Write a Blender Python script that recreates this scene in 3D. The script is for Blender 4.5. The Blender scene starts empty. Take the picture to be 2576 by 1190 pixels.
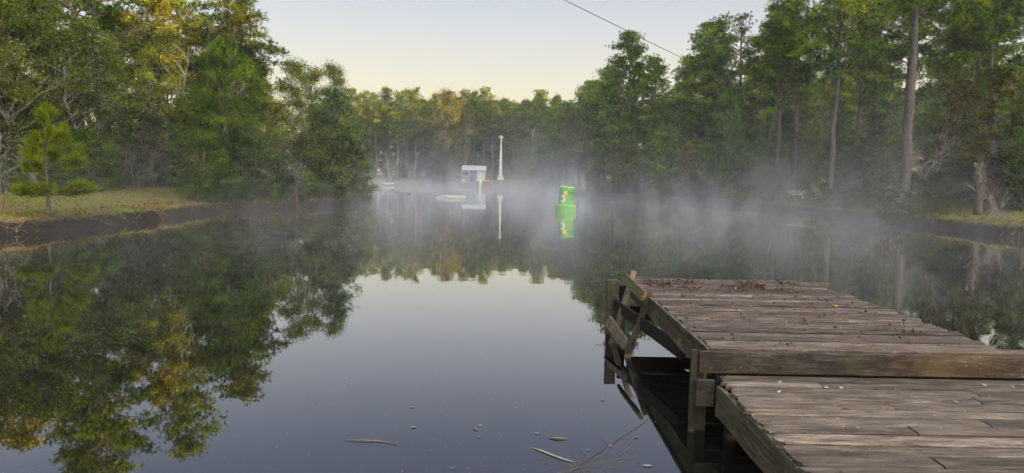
import bpy, math, random
import numpy as np
from math import radians, sin, cos, pi
from mathutils import Vector, Matrix

S = bpy.context.scene
C = S.collection

# ---------------------------------------------------------------- camera
FPX = 1785.0                       # focal length in pixels of a 2576 px wide picture
PITCH = math.atan(149 / FPX)
ROLL = radians(1.0)
CZ = 2.4
cF = Vector((0, cos(PITCH), -sin(PITCH)))
c0 = Vector((1, 0, 0)); cu = c0.cross(cF)
cR = cos(ROLL) * c0 + sin(ROLL) * cu
cU = -sin(ROLL) * c0 + cos(ROLL) * cu
cam_d = bpy.data.cameras.new('camera')
cam_d.sensor_width = 36.0
cam_d.lens = 36.0 * FPX / 2576.0
cam_d.clip_start = 0.05
cam_d.clip_end = 6000
cam = bpy.data.objects.new('camera', cam_d)
C.objects.link(cam)
cam.matrix_world = Matrix(((cR.x, cU.x, -cF.x, 0), (cR.y, cU.y, -cF.y, 0), (cR.z, cU.z, -cF.z, CZ), (0, 0, 0, 1)))
S.camera = cam

# ---------------------------------------------------------------- light and exposure
SUN_EL = radians(2.5)
SUN_AZ = radians(136)              # clockwise from +Y: from behind and to the right
sun_dir = Vector((sin(SUN_AZ) * cos(SUN_EL), cos(SUN_AZ) * cos(SUN_EL), sin(SUN_EL)))
S.view_settings.view_transform = 'Standard'
S.view_settings.look = 'None'
S.view_settings.gamma = 1
S.view_settings.use_curve_mapping = False
S.view_settings.exposure = 2.65
world = bpy.data.worlds.new('World')
S.world = world
world.use_nodes = True
wn = world.node_tree
wn.nodes.clear()
w_out = wn.nodes.new('ShaderNodeOutputWorld')
w_bg = wn.nodes.new('ShaderNodeBackground')
w_sky = wn.nodes.new('ShaderNodeTexSky')
w_sky.sky_type = 'NISHITA'
w_sky.sun_disc = False
w_sky.sun_elevation = SUN_EL
w_sky.sun_rotation = SUN_AZ
w_sky.air_density = 1.0
w_sky.dust_density = 1.0
w_sky.ozone_density = 1.5
# the dawn sky: cream at the horizon, pale grey-blue overhead, blended over the sky texture
w_tc = wn.nodes.new('ShaderNodeTexCoord')
w_sep = wn.nodes.new('ShaderNodeSeparateXYZ')
w_ramp = wn.nodes.new('ShaderNodeValToRGB')
el = w_ramp.color_ramp.elements
el[0].position = 0.0; el[0].color = (1.02, 0.76, 0.49, 1)
el[1].position = 1.0; el[1].color = (0.52, 0.60, 0.78, 1)
for p_, c_ in ((0.07, (1.02, 0.83, 0.57)), (0.13, (0.92, 0.84, 0.69)), (0.19, (0.78, 0.76, 0.76)), (0.25, (0.64, 0.65, 0.75)), (0.36, (0.44, 0.46, 0.66)), (0.55, (0.50, 0.56, 0.76))):
    e_ = el.new(p_); e_.color = (*c_, 1)
w_scale = wn.nodes.new('ShaderNodeVectorMath'); w_scale.operation = 'SCALE'
w_scale.inputs['Scale'].default_value = SKYK = 1.5
w_mix = wn.nodes.new('ShaderNodeMix'); w_mix.data_type = 'RGBA'
w_mix.inputs[0].default_value = 0.85
wn.links.new(w_tc.outputs['Generated'], w_sep.inputs[0])
wn.links.new(w_sep.outputs['Z'], w_ramp.inputs[0])
wn.links.new(w_ramp.outputs[0], w_scale.inputs[0])
wn.links.new(w_sky.outputs[0], w_mix.inputs[6])
wn.links.new(w_scale.outputs[0], w_mix.inputs[7])
# the sky is brightest round the rising sun, behind the camera
w_dot = wn.nodes.new('ShaderNodeVectorMath'); w_dot.operation = 'DOT_PRODUCT'
w_dot.inputs[1].default_value = (sin(SUN_AZ), cos(SUN_AZ), 0.45)
w_glow = wn.nodes.new('ShaderNodeMapRange'); w_glow.interpolation_type = 'SMOOTHSTEP'
for i_, v_ in ((1, -.15), (2, 1.1), (3, 0.0), (4, GLOW := 7.0)): w_glow.inputs[i_].default_value = v_
w_gs = wn.nodes.new('ShaderNodeVectorMath'); w_gs.operation = 'SCALE'; w_gs.inputs[0].default_value = (1.08, 1.03, .92)
w_add = wn.nodes.new('ShaderNodeVectorMath'); w_add.operation = 'ADD'
wn.links.new(w_tc.outputs['Generated'], w_dot.inputs[0]); wn.links.new(w_dot.outputs['Value'], w_glow.inputs[0])
wn.links.new(w_glow.outputs[0], w_gs.inputs['Scale']); wn.links.new(w_mix.outputs[2], w_add.inputs[0]); wn.links.new(w_gs.outputs[0], w_add.inputs[1])
wn.links.new(w_add.outputs[0], w_bg.inputs[0])
w_bg.inputs[1].default_value = 0.1
wn.links.new(w_bg.outputs[0], w_out.inputs[0])

sd = bpy.data.lights.new('sun', 'SUN')
sd.energy = 2.2
sd.angle = radians(0.6)
sd.color = (1.0, 0.55, 0.20)
sun = bpy.data.objects.new('sun', sd)
C.objects.link(sun)
sun.rotation_euler = (-sun_dir).to_track_quat('-Z', 'Y').to_euler()

cy = S.cycles
cy.use_denoising = True
cy.use_adaptive_sampling = True
cy.adaptive_threshold = .03
cy.max_bounces = 8
cy.diffuse_bounces = 3
cy.glossy_bounces = 3
cy.transmission_bounces = 4
cy.volume_bounces = 1
cy.transparent_max_bounces = 8
cy.volume_step_rate = 0.2
cy.volume_max_steps = 160
cy.sample_clamp_indirect = 4
cy.caustics_reflective = False
cy.caustics_refractive = False

# ---------------------------------------------------------------- helpers
def ray(px, py):
    return cF + cR * ((px - 1288) / FPX) - cU * ((py - 595) / FPX)
def at_depth(px, py, d):
    r = ray(px, py); r = r * (d / r.y)
    return Vector((r.x, r.y, CZ + r.z))

def setp(o, label=None, cat=None, group=None, kind=None):
    if label: o['label'] = label
    if cat: o['category'] = cat
    if group: o['group'] = group
    if kind: o['kind'] = kind
    return o

def mesh(name, V, F, mats, tone=None, smooth=False, midx=None):
    """V (n,3); F one (m,k) array or a list of such arrays"""
    V = np.asarray(V, dtype=np.float32).reshape(-1, 3)
    Fs = [np.asarray(f, dtype=np.int32) for f in (F if isinstance(F, list) else [F])]
    Fs = [f for f in Fs if f.size]
    me = bpy.data.meshes.new(name)
    me.vertices.add(len(V)); me.vertices.foreach_set('co', V.ravel())
    loops = np.concatenate([f.ravel() for f in Fs])
    tot = np.concatenate([np.full(len(f), f.shape[1], np.int32) for f in Fs])
    start = np.concatenate([[0], np.cumsum(tot)[:-1]]).astype(np.int32)
    me.loops.add(len(loops)); me.loops.foreach_set('vertex_index', loops)
    me.polygons.add(len(tot)); me.polygons.foreach_set('loop_start', start)
    try: me.polygons.foreach_set('loop_total', tot)
    except Exception: pass
    if midx is not None: me.polygons.foreach_set('material_index', np.asarray(midx, np.int32))
    me.polygons.foreach_set('use_smooth', np.full(len(tot), bool(smooth)))
    for m in (mats if isinstance(mats, (list, tuple)) else [mats]): me.materials.append(m)
    if tone is not None:
        a = me.attributes.new('tone', 'FLOAT', 'FACE'); a.data.foreach_set('value', np.asarray(tone, np.float32))
    me.update(calc_edges=True)
    return me

def link(name, me, parent=None, loc=None, rot=None):
    o = bpy.data.objects.new(name, me); C.objects.link(o)
    if parent is not None: o.parent = parent
    if loc is not None: o.location = loc
    if rot is not None: o.rotation_euler = rot
    return o

def empty(name, loc=(0, 0, 0), rz=0, **kw):
    o = bpy.data.objects.new(name, None); C.objects.link(o)
    o.location = loc; o.rotation_euler = (0, 0, rz)
    return setp(o, **kw)

def copy_tree(o, parent=None):
    c = o.copy(); C.objects.link(c); c.parent = parent
    for ch in list(o.children): copy_tree(ch, c)
    return c

def norm(a): return a / np.maximum(np.linalg.norm(a, axis=-1, keepdims=True), 1e-9)

class MB:
    """collects boxes, tubes, rings into one mesh"""
    def __init__(s): s.V = []; s.F = []; s.n = 0
    def add(s, V, F):
        s.V.append(np.asarray(V, float)); s.F.append([tuple(i + s.n for i in f) for f in F]); s.n += len(V); return s
    def box(s, a, b, jit=0, rng=random):
        (x0, y0, z0), (x1, y1, z1) = a, b
        V = [(x, y, z) for z in (z0, z1) for y in (y0, y1) for x in (x0, x1)]
        if jit: V = [tuple(q + rng.uniform(-jit, jit) for q in v) for v in V]
        return s.add(V, [(0, 2, 3, 1), (4, 5, 7, 6), (0, 1, 5, 4), (2, 6, 7, 3), (0, 4, 6, 2), (1, 3, 7, 5)])
    def bar(s, p, q, w, h, up=(0, 0, 1)):
        """box with its length from p to q, w wide, h high"""
        p = Vector(p); q = Vector(q); d = (q - p).normalized(); u = Vector(up)
        r = d.cross(u).normalized(); u = r.cross(d)
        V = [tuple(e + r * (a * w / 2) + u * (b * h / 2)) for e in (p, q) for a, b in ((-1, -1), (1, -1), (1, 1), (-1, 1))]
        return s.add(V, [(0, 1, 2, 3), (7, 6, 5, 4), (0, 4, 5, 1), (1, 5, 6, 2), (2, 6, 7, 3), (3, 7, 4, 0)])
    def tube(s, pts, rad, n=8, cap=True):
        pts = [Vector(p) for p in pts]; k = len(pts)
        if not hasattr(rad, '__len__'): rad = [rad] * k
        V = []; prev = None
        for i, p in enumerate(pts):
            d = (pts[min(i + 1, k - 1)] - pts[max(i - 1, 0)]).normalized()
            if prev is None:
                a = d.cross(Vector((0, 0, 1)));  a = a if a.length > .1 else d.cross(Vector((1, 0, 0)))
            else: a = prev - d * prev.dot(d)
            a.normalize(); prev = a; b = d.cross(a)
            V += [tuple(p + a * (rad[i] * cos(2 * pi * j / n)) + b * (rad[i] * sin(2 * pi * j / n))) for j in range(n)]
        F = [(i * n + j, i * n + (j + 1) % n, (i + 1) * n + (j + 1) % n, (i + 1) * n + j) for i in range(k - 1) for j in range(n)]
        if cap: F += [tuple(range(n))[::-1], tuple((k - 1) * n + j for j in range(n))]
        return s.add(V, F)
    def lathe(s, prof, n=24, c=(0, 0), cap=True):
        V = [(c[0] + r * cos(2 * pi * j / n), c[1] + r * sin(2 * pi * j / n), z) for r, z in prof for j in range(n)]
        k = len(prof)
        F = [(i * n + j, i * n + (j + 1) % n, (i + 1) * n + (j + 1) % n, (i + 1) * n + j) for i in range(k - 1) for j in range(n)]
        if cap: F += [tuple(range(n))[::-1], tuple((k - 1) * n + j for j in range(n))]
        return s.add(V, F)
    def build(s, name, mat, parent=None, smooth=False, bevel=0, loc=None, rot=None):
        me = bpy.data.meshes.new(name)
        me.from_pydata([tuple(v) for V in s.V for v in V], [], [f for F in s.F for f in F])
        me.materials.append(mat)
        if smooth: me.polygons.foreach_set('use_smooth', [True] * len(me.polygons))
        o = link(name, me, parent, loc, rot)
        if bevel:
            m = o.modifiers.new('bevel', 'BEVEL'); m.width = bevel; m.segments = 2; m.limit_method = 'ANGLE'
        return o

# ---------------------------------------------------------------- materials
class NT:
    def __init__(s, name):
        s.m = bpy.data.materials.new(name); s.m.use_nodes = True; s.t = s.m.node_tree; s.t.nodes.clear()
        s.out = s.t.nodes.new('ShaderNodeOutputMaterial')
    def n(s, typ, **kw):
        nd = s.t.nodes.new(typ)
        for k, v in kw.items(): setattr(nd, k, v)
        return nd
    def l(s, a, b): s.t.links.new(a, b)
    def val(s, sock, v):
        if hasattr(v, 'is_output'): s.l(v, sock)
        else: sock.default_value = v
    def noise(s, vec, scale, detail=4, rough=.55, dist=0):
        nd = s.n('ShaderNodeTexNoise'); nd.inputs['Scale'].default_value = scale; nd.inputs['Detail'].default_value = detail
        nd.inputs['Roughness'].default_value = rough; nd.inputs['Distortion'].default_value = dist
        if vec is not None: s.l(vec, nd.inputs['Vector'])
        return nd.outputs['Fac']
    def map(s, vec, sc=(1, 1, 1), loc=(0, 0, 0)):
        nd = s.n('ShaderNodeMapping'); nd.inputs['Scale'].default_value = sc; nd.inputs['Location'].default_value = loc
        s.l(vec, nd.inputs['Vector']); return nd.outputs[0]
    def ramp(s, fac, stops, interp='LINEAR'):
        nd = s.n('ShaderNodeValToRGB'); r = nd.color_ramp; r.interpolation = interp
        while len(r.elements) < len(stops): r.elements.new(.5)
        for e, (p, c) in zip(r.elements, stops):
            e.position = p; e.color = (c, c, c, 1) if not hasattr(c, '__len__') else (*c, 1)
        s.l(fac, nd.inputs[0]); return nd.outputs[0]
    def mix(s, fac, a, b, mode='MIX'):
        nd = s.n('ShaderNodeMix', data_type='RGBA', blend_type=mode)
        s.val(nd.inputs[0], fac)
        for i, v in ((6, a), (7, b)):
            s.val(nd.inputs[i], (*v, 1) if isinstance(v, tuple) and len(v) == 3 else v)
        return nd.outputs[2]
    def math(s, op, a, b=0.0, c=0.0, clamp=False):
        nd = s.n('ShaderNodeMath', operation=op, use_clamp=clamp)
        s.val(nd.inputs[0], a); s.val(nd.inputs[1], b); s.val(nd.inputs[2], c)
        return nd.outputs[0]
    def bump(s, h, strength=.5, dist=.01):
        nd = s.n('ShaderNodeBump'); nd.inputs['Strength'].default_value = strength; nd.inputs['Distance'].default_value = dist
        s.l(h, nd.inputs['Height']); return nd.outputs[0]
    def pbr(s, color, rough=.8, bump=None, metal=0, spec=.3, **kw):
        b = s.n('ShaderNodeBsdfPrincipled')
        s.val(b.inputs['Base Color'], (*color, 1) if isinstance(color, tuple) and len(color) == 3 else color)
        s.val(b.inputs['Roughness'], rough); b.inputs['Metallic'].default_value = metal
        b.inputs['Specular IOR Level'].default_value = spec
        for k, v in kw.items(): s.val(b.inputs[k], v)
        if bump is not None: s.l(bump, b.inputs['Normal'])
        s.l(b.outputs[0], s.out.inputs['Surface'])
        return b
    def coord(s, w='Object'): return s.n('ShaderNodeTexCoord').outputs[w]

def plain(name, col, rough=.6, var=.25, scale=6, spec=.3, metal=0, dirt=(.05, .045, .04), dirt_amt=.35):
    m = NT(name); v = m.coord()
    f = m.noise(v, scale, 5, .6)
    c = m.mix(m.ramp(f, [(.35, 0), (.7, 1)]), tuple(q * (1 - var) for q in col), tuple(min(1, q * (1 + var)) for q in col))
    d = m.ramp(m.noise(m.map(v, (1, 1, .6)), scale * .6, 6, .7), [(.52, 0), (.72, dirt_amt)])
    m.pbr(m.mix(d, c, dirt), rough, m.bump(f, .3, .01), metal, spec)
    return m.m

def leaf_mat(name, trans=.35, rough=.5):
    """leaf colour: the object's own colour, varied from leaf to leaf"""
    m = NT(name)
    oi = m.n('ShaderNodeObjectInfo'); at = m.n('ShaderNodeAttribute', attribute_name='tone')
    col = oi.outputs['Color']; t = at.outputs['Fac']
    bright = m.ramp(t, [(0, .14), (.45, .70), (.75, 1.35), (1, 2.5)])
    c = m.mix(1.0, col, bright, 'MULTIPLY')
    hs = m.n('ShaderNodeHueSaturation')
    m.l(m.math('MULTIPLY_ADD', t, -.055, .518), hs.inputs['Hue']); hs.inputs['Saturation'].default_value = 1.22
    m.l(c, hs.inputs['Color'])
    b = m.n('ShaderNodeBsdfPrincipled'); m.l(hs.outputs[0], b.inputs['Base Color']); b.inputs['Roughness'].default_value = rough
    b.inputs['Specular IOR Level'].default_value = .12
    tr = m.n('ShaderNodeBsdfTranslucent'); m.l(hs.outputs[0], tr.inputs['Color'])
    mx = m.n('ShaderNodeMixShader'); mx.inputs[0].default_value = trans
    m.l(b.outputs[0], mx.inputs[1]); m.l(tr.outputs[0], mx.inputs[2]); m.l(mx.outputs[0], m.out.inputs['Surface'])
    return m.m

def bark_mat(name, a, b, scale=5, lichen=None):
    m = NT(name); v = m.coord()
    f = m.noise(m.map(v, (1, 1, .25)), scale * 3, 6, .7)
    c = m.mix(m.ramp(f, [(.35, 0), (.65, 1)]), a, b)
    if lichen:
        c = m.mix(m.ramp(m.noise(v, 2.2, 5, .7), [(.5, 0), (.62, .8)]), c, lichen)
    m.pbr(c, .9, m.bump(f, .8, .03), spec=.15)
    return m.m

LEAF = leaf_mat('leaves_mat')
NEEDLE = leaf_mat('needles_mat', .3, .45)
BARK_PINE = bark_mat('pine_bark', (.04, .036, .032), (.13, .115, .10))
BARK_DARK = bark_mat('dark_bark', (.05, .042, .035), (.13, .11, .09))
BARK_PALE = bark_mat('pale_bark', (.08, .075, .06), (.22, .20, .17), 3, (.30, .295, .26))
TWIG_GREY = bark_mat('grey_twig', (.09, .085, .075), (.21, .20, .18))
# ---------------------------------------------------------------- ground, water
POND = np.array([(-15, -4.5), (-17.0, 10), (-17.6, 24), (-17.2, 30), (-17.6, 35), (-18.1, 41), (-15.4, 46.5), (-13.4, 53), (-11.9, 59.5), (-13.5, 63), (-24, 69), (-33, 92), (-41, 128),
                 (-41, 158), (-33, 163), (-18, 163), (-8, 155), (-1, 151), (4, 143), (9, 122), (9.6, 105), (10.7, 91), (16, 84), (20.5, 68), (21.5, 63), (24.0, 48), (23.4, 37), (23.0, 32), (20, 10), (15, -4.5)], float)

def vnoise(x, y, seed=0):
    """smooth value noise, vectorised"""
    xi = np.floor(x).astype(np.int64); yi = np.floor(y).astype(np.int64); fx = x - xi; fy = y - yi
    def h(a, b):
        n = (a * 374761393 + b * 668265263 + seed * 1442695041) & 0xffffffff
        n = ((n ^ (n >> 13)) * 1274126177) & 0xffffffff
        return ((n ^ (n >> 16)) & 0xffff) / 65535.0
    fx = fx * fx * (3 - 2 * fx); fy = fy * fy * (3 - 2 * fy)
    return (h(xi, yi) * (1 - fx) + h(xi + 1, yi) * fx) * (1 - fy) + (h(xi, yi + 1) * (1 - fx) + h(xi + 1, yi + 1) * fx) * fy
def fbm(x, y, seed=0, o=4):
    r = 0; a = .5
    for i in range(o): r = r + a * vnoise(x * 2 ** i, y * 2 ** i, seed + i); a /= 2
    return r

def shore_dist(x, y):
    """signed distance to the shoreline: positive on land"""
    x = np.asarray(x, float); y = np.asarray(y, float)
    best = np.full(x.shape, 1e9); inside = np.zeros(x.shape, bool)
    n = len(POND)
    for i in range(n):
        ax, ay = POND[i]; bx, by = POND[(i + 1) % n]
        dx, dy = bx - ax, by - ay; L = dx * dx + dy * dy
        t = np.clip(((x - ax) * dx + (y - ay) * dy) / L, 0, 1)
        best = np.minimum(best, np.hypot(x - ax - t * dx, y - ay - t * dy))
        if ay != by:
            c = ((ay > y) != (by > y)) & (x < (bx - ax) * (y - ay) / (by - ay) + ax)
            inside ^= c
    return np.where(inside, -best, best)

def ground_z(x, y):
    x = np.asarray(x, float); y = np.asarray(y, float)
    d = shore_dist(x, y) + (fbm(x * .55, y * .55, 3) - .47) * 1.1 + (fbm(x * 2.3, y * 2.3, 51, 3) - .44) * .75
    wild = fbm(x * 1.7, y * 1.7, 9)
    far = np.clip((y - 110) / 40, 0, 1)
    w1 = .45 + wild * .5
    z = np.interp(d, [-6, -1, 0, .2, .45, 1.1, 14, 40, 400], [-1.6, -.5, -.05, .28, .50, .61, 1.22, 1.7, 2.6])
    zf = np.interp(d, [-6, -1, 0, 1.0, 4, 10, 40, 400], [-1.6, -.5, -.05, .35, 1.35, 1.75, 2.2, 3.0])
    z = z * (1 - far) + zf * far
    rough = np.clip(d * 3, 0, 1) * np.clip((5 - d) / 4, .25, 1)
    z = z + (wild - .47) * .5 * rough * np.clip((3.2 - d) / 2.5, .12, 1)
    return z
def gz(x, y): return float(ground_z(np.array([x]), np.array([y]))[0])

xs = np.concatenate([[-3000, -900, -350, -180, -120, -90], np.arange(-72, 72.1, .45), [90, 130, 200, 400, 900, 3000]])
ys = np.concatenate([[-3000, -600, -150, -60, -25], np.arange(-10, 80, .4), np.arange(80, 200, .8), [215, 240, 300, 500, 1200, 3500]])
X, Y = np.meshgrid(xs, ys)
Z = ground_z(X.ravel(), Y.ravel())
V = np.stack([X.ravel(), Y.ravel(), Z], 1)
ny, nx = X.shape
idx = np.arange(nx * ny).reshape(ny, nx)
Fq = np.stack([idx[:-1, :-1], idx[:-1, 1:], idx[1:, 1:], idx[1:, :-1]], -1).reshape(-1, 4)

m = NT('ground_mat'); v = m.coord()
ge = m.n('ShaderNodeNewGeometry'); sp = m.n('ShaderNodeSeparateXYZ'); m.l(ge.outputs['Position'], sp.inputs[0])
spn = m.n('ShaderNodeSeparateXYZ'); m.l(ge.outputs['Normal'], spn.inputs[0])
f1 = m.noise(v, .35, 5, .6); f2 = m.noise(m.map(v, (1, .35, 1)), 1.6, 6, .7); f3 = m.noise(v, 26, 3, .7)
grass = m.mix(m.ramp(f3, [(.3, 0), (.7, 1)]), (.055, .085, .010), (.12, .125, .018))
litter = m.mix(m.ramp(f3, [(.35, 0), (.65, 1)]), (.06, .042, .024), (.15, .11, .065))
c = m.mix(m.ramp(m.math('ADD', m.math('MULTIPLY', f1, .5), m.math('MULTIPLY', f2, .5)), [(.45, 0), (.53, .9)]), grass, litter)
mud = m.mix(m.ramp(m.noise(m.map(v, (1, 1, 3)), 5, 6, .75), [(.35, 0), (.72, 1)]), (.005, .0045, .0045), (.028, .024, .021))
sand = m.mix(f3, (.10, .085, .065), (.18, .155, .12))
# the eroded bank is bare mud wherever the ground drops to the water, sandy on the far shore
hz = m.math('ADD', sp.outputs['Z'], m.math('MULTIPLY', m.math('SUBTRACT', m.noise(v, 2.5, 4, .6), .5), .5))
mudf = m.ramp(hz, [(.40, 1), (.55, 0)])
farf = m.ramp(m.math('DIVIDE', sp.outputs['Y'], 200.0), [(.60, 0), (.68, 1)])
bank = m.mix(farf, mud, sand)
farmud = m.ramp(m.math('DIVIDE', hz, 3.0), [(.3, 1), (.5, 0)])
ff = m.mix(farf, mudf, farmud)
c = m.mix(ff, c, bank)
m.pbr(c, .95, m.bump(m.math('ADD', f3, m.noise(v, 7, 5, .7)), .8, .04), spec=.1)
ground = link('ground', mesh('ground', V, Fq, m.m, smooth=True)); setp(ground, kind='structure')

# water: black tannin pond, mirror-like, with faint wind ripples in broad patches
m = NT('water_mat'); v = m.coord()
patch = m.ramp(m.noise(m.map(v, (.6, 1, 1)), .045, 3, .5), [(.38, .15), (.62, 1)])
n1 = m.noise(m.map(v, (.35, 1.8, 1)), .8, 3, .5)
n2 = m.noise(m.map(v, (1, 2.2, 1)), 4.0, 2, .5)
h = m.math('MULTIPLY', m.math('ADD', n1, m.math('MULTIPLY', n2, .08)), patch)
b_ = m.bump(h, .5, .0045)
wb = m.pbr((.0035, .004, .0035), .015, b_, spec=.5, IOR=1.36)
wb.inputs['Coat Weight'].default_value = 1.0; wb.inputs['Coat IOR'].default_value = 1.36; wb.inputs['Coat Roughness'].default_value = .01; m.l(b_, wb.inputs['Coat Normal'])   # second mirror layer, added only to brighten the sky's reflection
wx = np.array([(-90, -40, 0), (90, -40, 0), (90, 220, 0), (-90, 220, 0)], float)
water = link('water', mesh('water', wx, np.array([[0, 1, 2, 3]]), m.m)); setp(water, kind='structure')

# ---------------------------------------------------------------- plants: prototypes
def tubes(segs, n=5):
    """segs: list of (p0, p1, r0, r1) -> V, F"""
    P0 = np.array([s[0] for s in segs], float); P1 = np.array([s[1] for s in segs], float)
    r0 = np.array([s[2] for s in segs]); r1 = np.array([s[3] for s in segs])
    d = norm(P1 - P0); a = norm(np.cross(d, np.where(np.abs(d[:, 2:3]) > .9, [[1., 0, 0]], [[0, 0, 1.]]))); b = np.cross(d, a)
    ang = np.arange(n) * 2 * pi / n
    ring = a[:, None] * np.cos(ang)[None, :, None] + b[:, None] * np.sin(ang)[None, :, None]
    V = np.concatenate([P0[:, None] + ring * r0[:, None, None], P1[:, None] + ring * r1[:, None, None]], 1).reshape(-1, 3)
    j = np.arange(n); q = np.stack([j, (j + 1) % n, n + (j + 1) % n, n + j], 1)
    F = (np.arange(len(segs))[:, None, None] * 2 * n + q[None]).reshape(-1, 4)
    return V, F

def chain(p, q, r0, r1, k, rng, wob=.08, sag=0):
    """a crooked limb from p to q in k pieces"""
    p = np.array(p, float); q = np.array(q, float); L = np.linalg.norm(q - p); pts = [p]
    for i in range(1, k):
        t = i / k; m_ = p + (q - p) * t + rng.normal(0, wob * L / k ** .5, 3) ; m_[2] += sag * L * 4 * t * (1 - t)
        pts.append(m_)
    pts.append(q); R = np.linspace(r0, r1, k + 1)
    return [(pts[i], pts[i + 1], R[i], R[i + 1]) for i in range(k)], pts

def needles(centers, dirs, rng, per=10, L=.24, w=.03, spread=.9, base=None):
    """tufts of long needles at CENTERS pointing along DIRS"""
    n = len(centers); C_ = np.repeat(centers, per, 0); D = np.repeat(dirs, per, 0)
    d = norm(D + rng.normal(0, spread, (n * per, 3))); l = L * rng.uniform(.65, 1.15, (n * per, 1))
    side = norm(np.cross(d, rng.normal(0, 1, (n * per, 3)))) * w / 2
    C_ = C_ + rng.normal(0, L * .12, C_.shape)
    V = np.stack([C_ - side, C_ + side, C_ + d * l], 1).reshape(-1, 3)
    F = np.arange(n * per * 3).reshape(-1, 3)
    t0 = rng.uniform(0.1, .9, n) if base is None else base + rng.normal(0, .12, n)
    tone = np.clip(np.repeat(t0, per) + rng.normal(0, .12, n * per), 0, 1)
    return V, F, tone

def leaves(centers, rng, size=.13, asp=.6, up=.9):
    n = len(centers)
    nrm = norm(rng.normal(0, 1, (n, 3)) + [0, 0, up])
    a = norm(np.cross(nrm, rng.normal(0, 1, (n, 3)))); b = np.cross(nrm, a)
    s = size * rng.uniform(.55, 1.25, (n, 1)); c = centers
    fold = nrm * s * rng.uniform(-.12, .12, (n, 1))
    V = np.stack([c - a * s * .5, c - b * s * asp * .5 + fold, c + a * s * .5, c + b * s * asp * .5 + fold], 1).reshape(-1, 3)
    return V, np.arange(n * 4).reshape(-1, 4)

def proto(name, crownme, trunkme):
    return dict(crown=crownme, trunk=trunkme, name=name)

def pine(seed, H=18, clear=.5, spread=3.0, nb=46, tufts=13, per=10, L=.26, w=.034, r=.22, lean=.02, bark=None, up=0.25, top=.35, dead=7):
    rng = np.random.default_rng(seed); segs = []
    pts = [np.zeros(3)]
    lx, ly = rng.normal(0, lean, 2)
    for i in range(1, 13):
        t = i / 12; pts.append(np.array([lx * H * t + rng.normal(0, .05), ly * H * t + rng.normal(0, .05), H * .98 * t]))
    R = r * (1 - np.linspace(0, 1, 13)) ** .75 + .02
    R[0] *= 1.3
    for i in range(12): segs.append((pts[i], pts[i + 1], R[i], R[i + 1]))
    def tr(t): q = t * 12; i = min(int(q), 11); return pts[i] + (pts[i + 1] - pts[i]) * (q - i)
    cen = []; dr = []; tb = []
    az = rng.uniform(0, 7)
    for k in range(nb):
        u = (k + rng.uniform(0, 1)) / nb; t = clear + (1 - clear) * u ** .9
        az += 2.4 + rng.normal(0, .5)
        ln = spread * (np.sin(min(1, u * 1.5 + .28) * pi / 2) * (1 - u) ** .62 + top * .35) * rng.uniform(.55, 1.2)
        elv = radians(-12 + 65 * u + rng.normal(0, 10))
        p0 = tr(min(t, .985)); dirv = np.array([cos(az) * cos(elv), sin(az) * cos(elv), sin(elv)])
        p1 = p0 + dirv * ln + [0, 0, up * ln * .5]
        rr = .018 + .016 * ln
        sg, bp = chain(p0, p1, rr, .012, 4, rng, .07, -.04); segs += sg
        nsub = max(2, int(ln * 2.4))
        for q in range(nsub):
            s_ = rng.uniform(.35, 1) if q else 1.0
            i = min(int(s_ * 4), 3); b0 = bp[i] + (bp[i + 1] - bp[i]) * (s_ * 4 - i)
            off = rng.normal(0, 1, 3) * [1, 1, .35]; off = off / np.linalg.norm(off) * rng.uniform(.25, .8) * (.4 + .25 * ln) if q else np.zeros(3)
            c_ = b0 + off + [0, 0, .12]
            segs.append((b0, c_, .012, .007))
            nt = int(tufts * rng.uniform(.6, 1.3)); rad = rng.uniform(.34, .6)
            cc = c_ + rng.normal(0, 1, (nt, 3)) * [rad, rad, rad * .55] * .62
            tb.append(np.full(nt, rng.uniform(.12, .85))); cen.append(cc); dr.append(norm(cc - c_) * .6 + [0, 0, .55] + dirv * .3)
    for k in range(dead):
        t = rng.uniform(.25, clear + .1); a_ = rng.uniform(0, 7); p0 = tr(t)
        sg, _ = chain(p0, p0 + np.array([cos(a_), sin(a_), rng.uniform(-.3, .3)]) * rng.uniform(.4, 1.8), .02, .006, 3, rng, .12); segs += sg
    V, F, tone = needles(np.concatenate(cen), np.concatenate(dr), rng, per, L, w, .9, np.concatenate(tb))
    Vt, Ft = tubes(segs, 7)
    return proto('pine', mesh('pine_crown', V, F, NEEDLE, tone), mesh('pine_trunk', Vt, Ft, bark or BARK_PINE, smooth=True))

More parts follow.
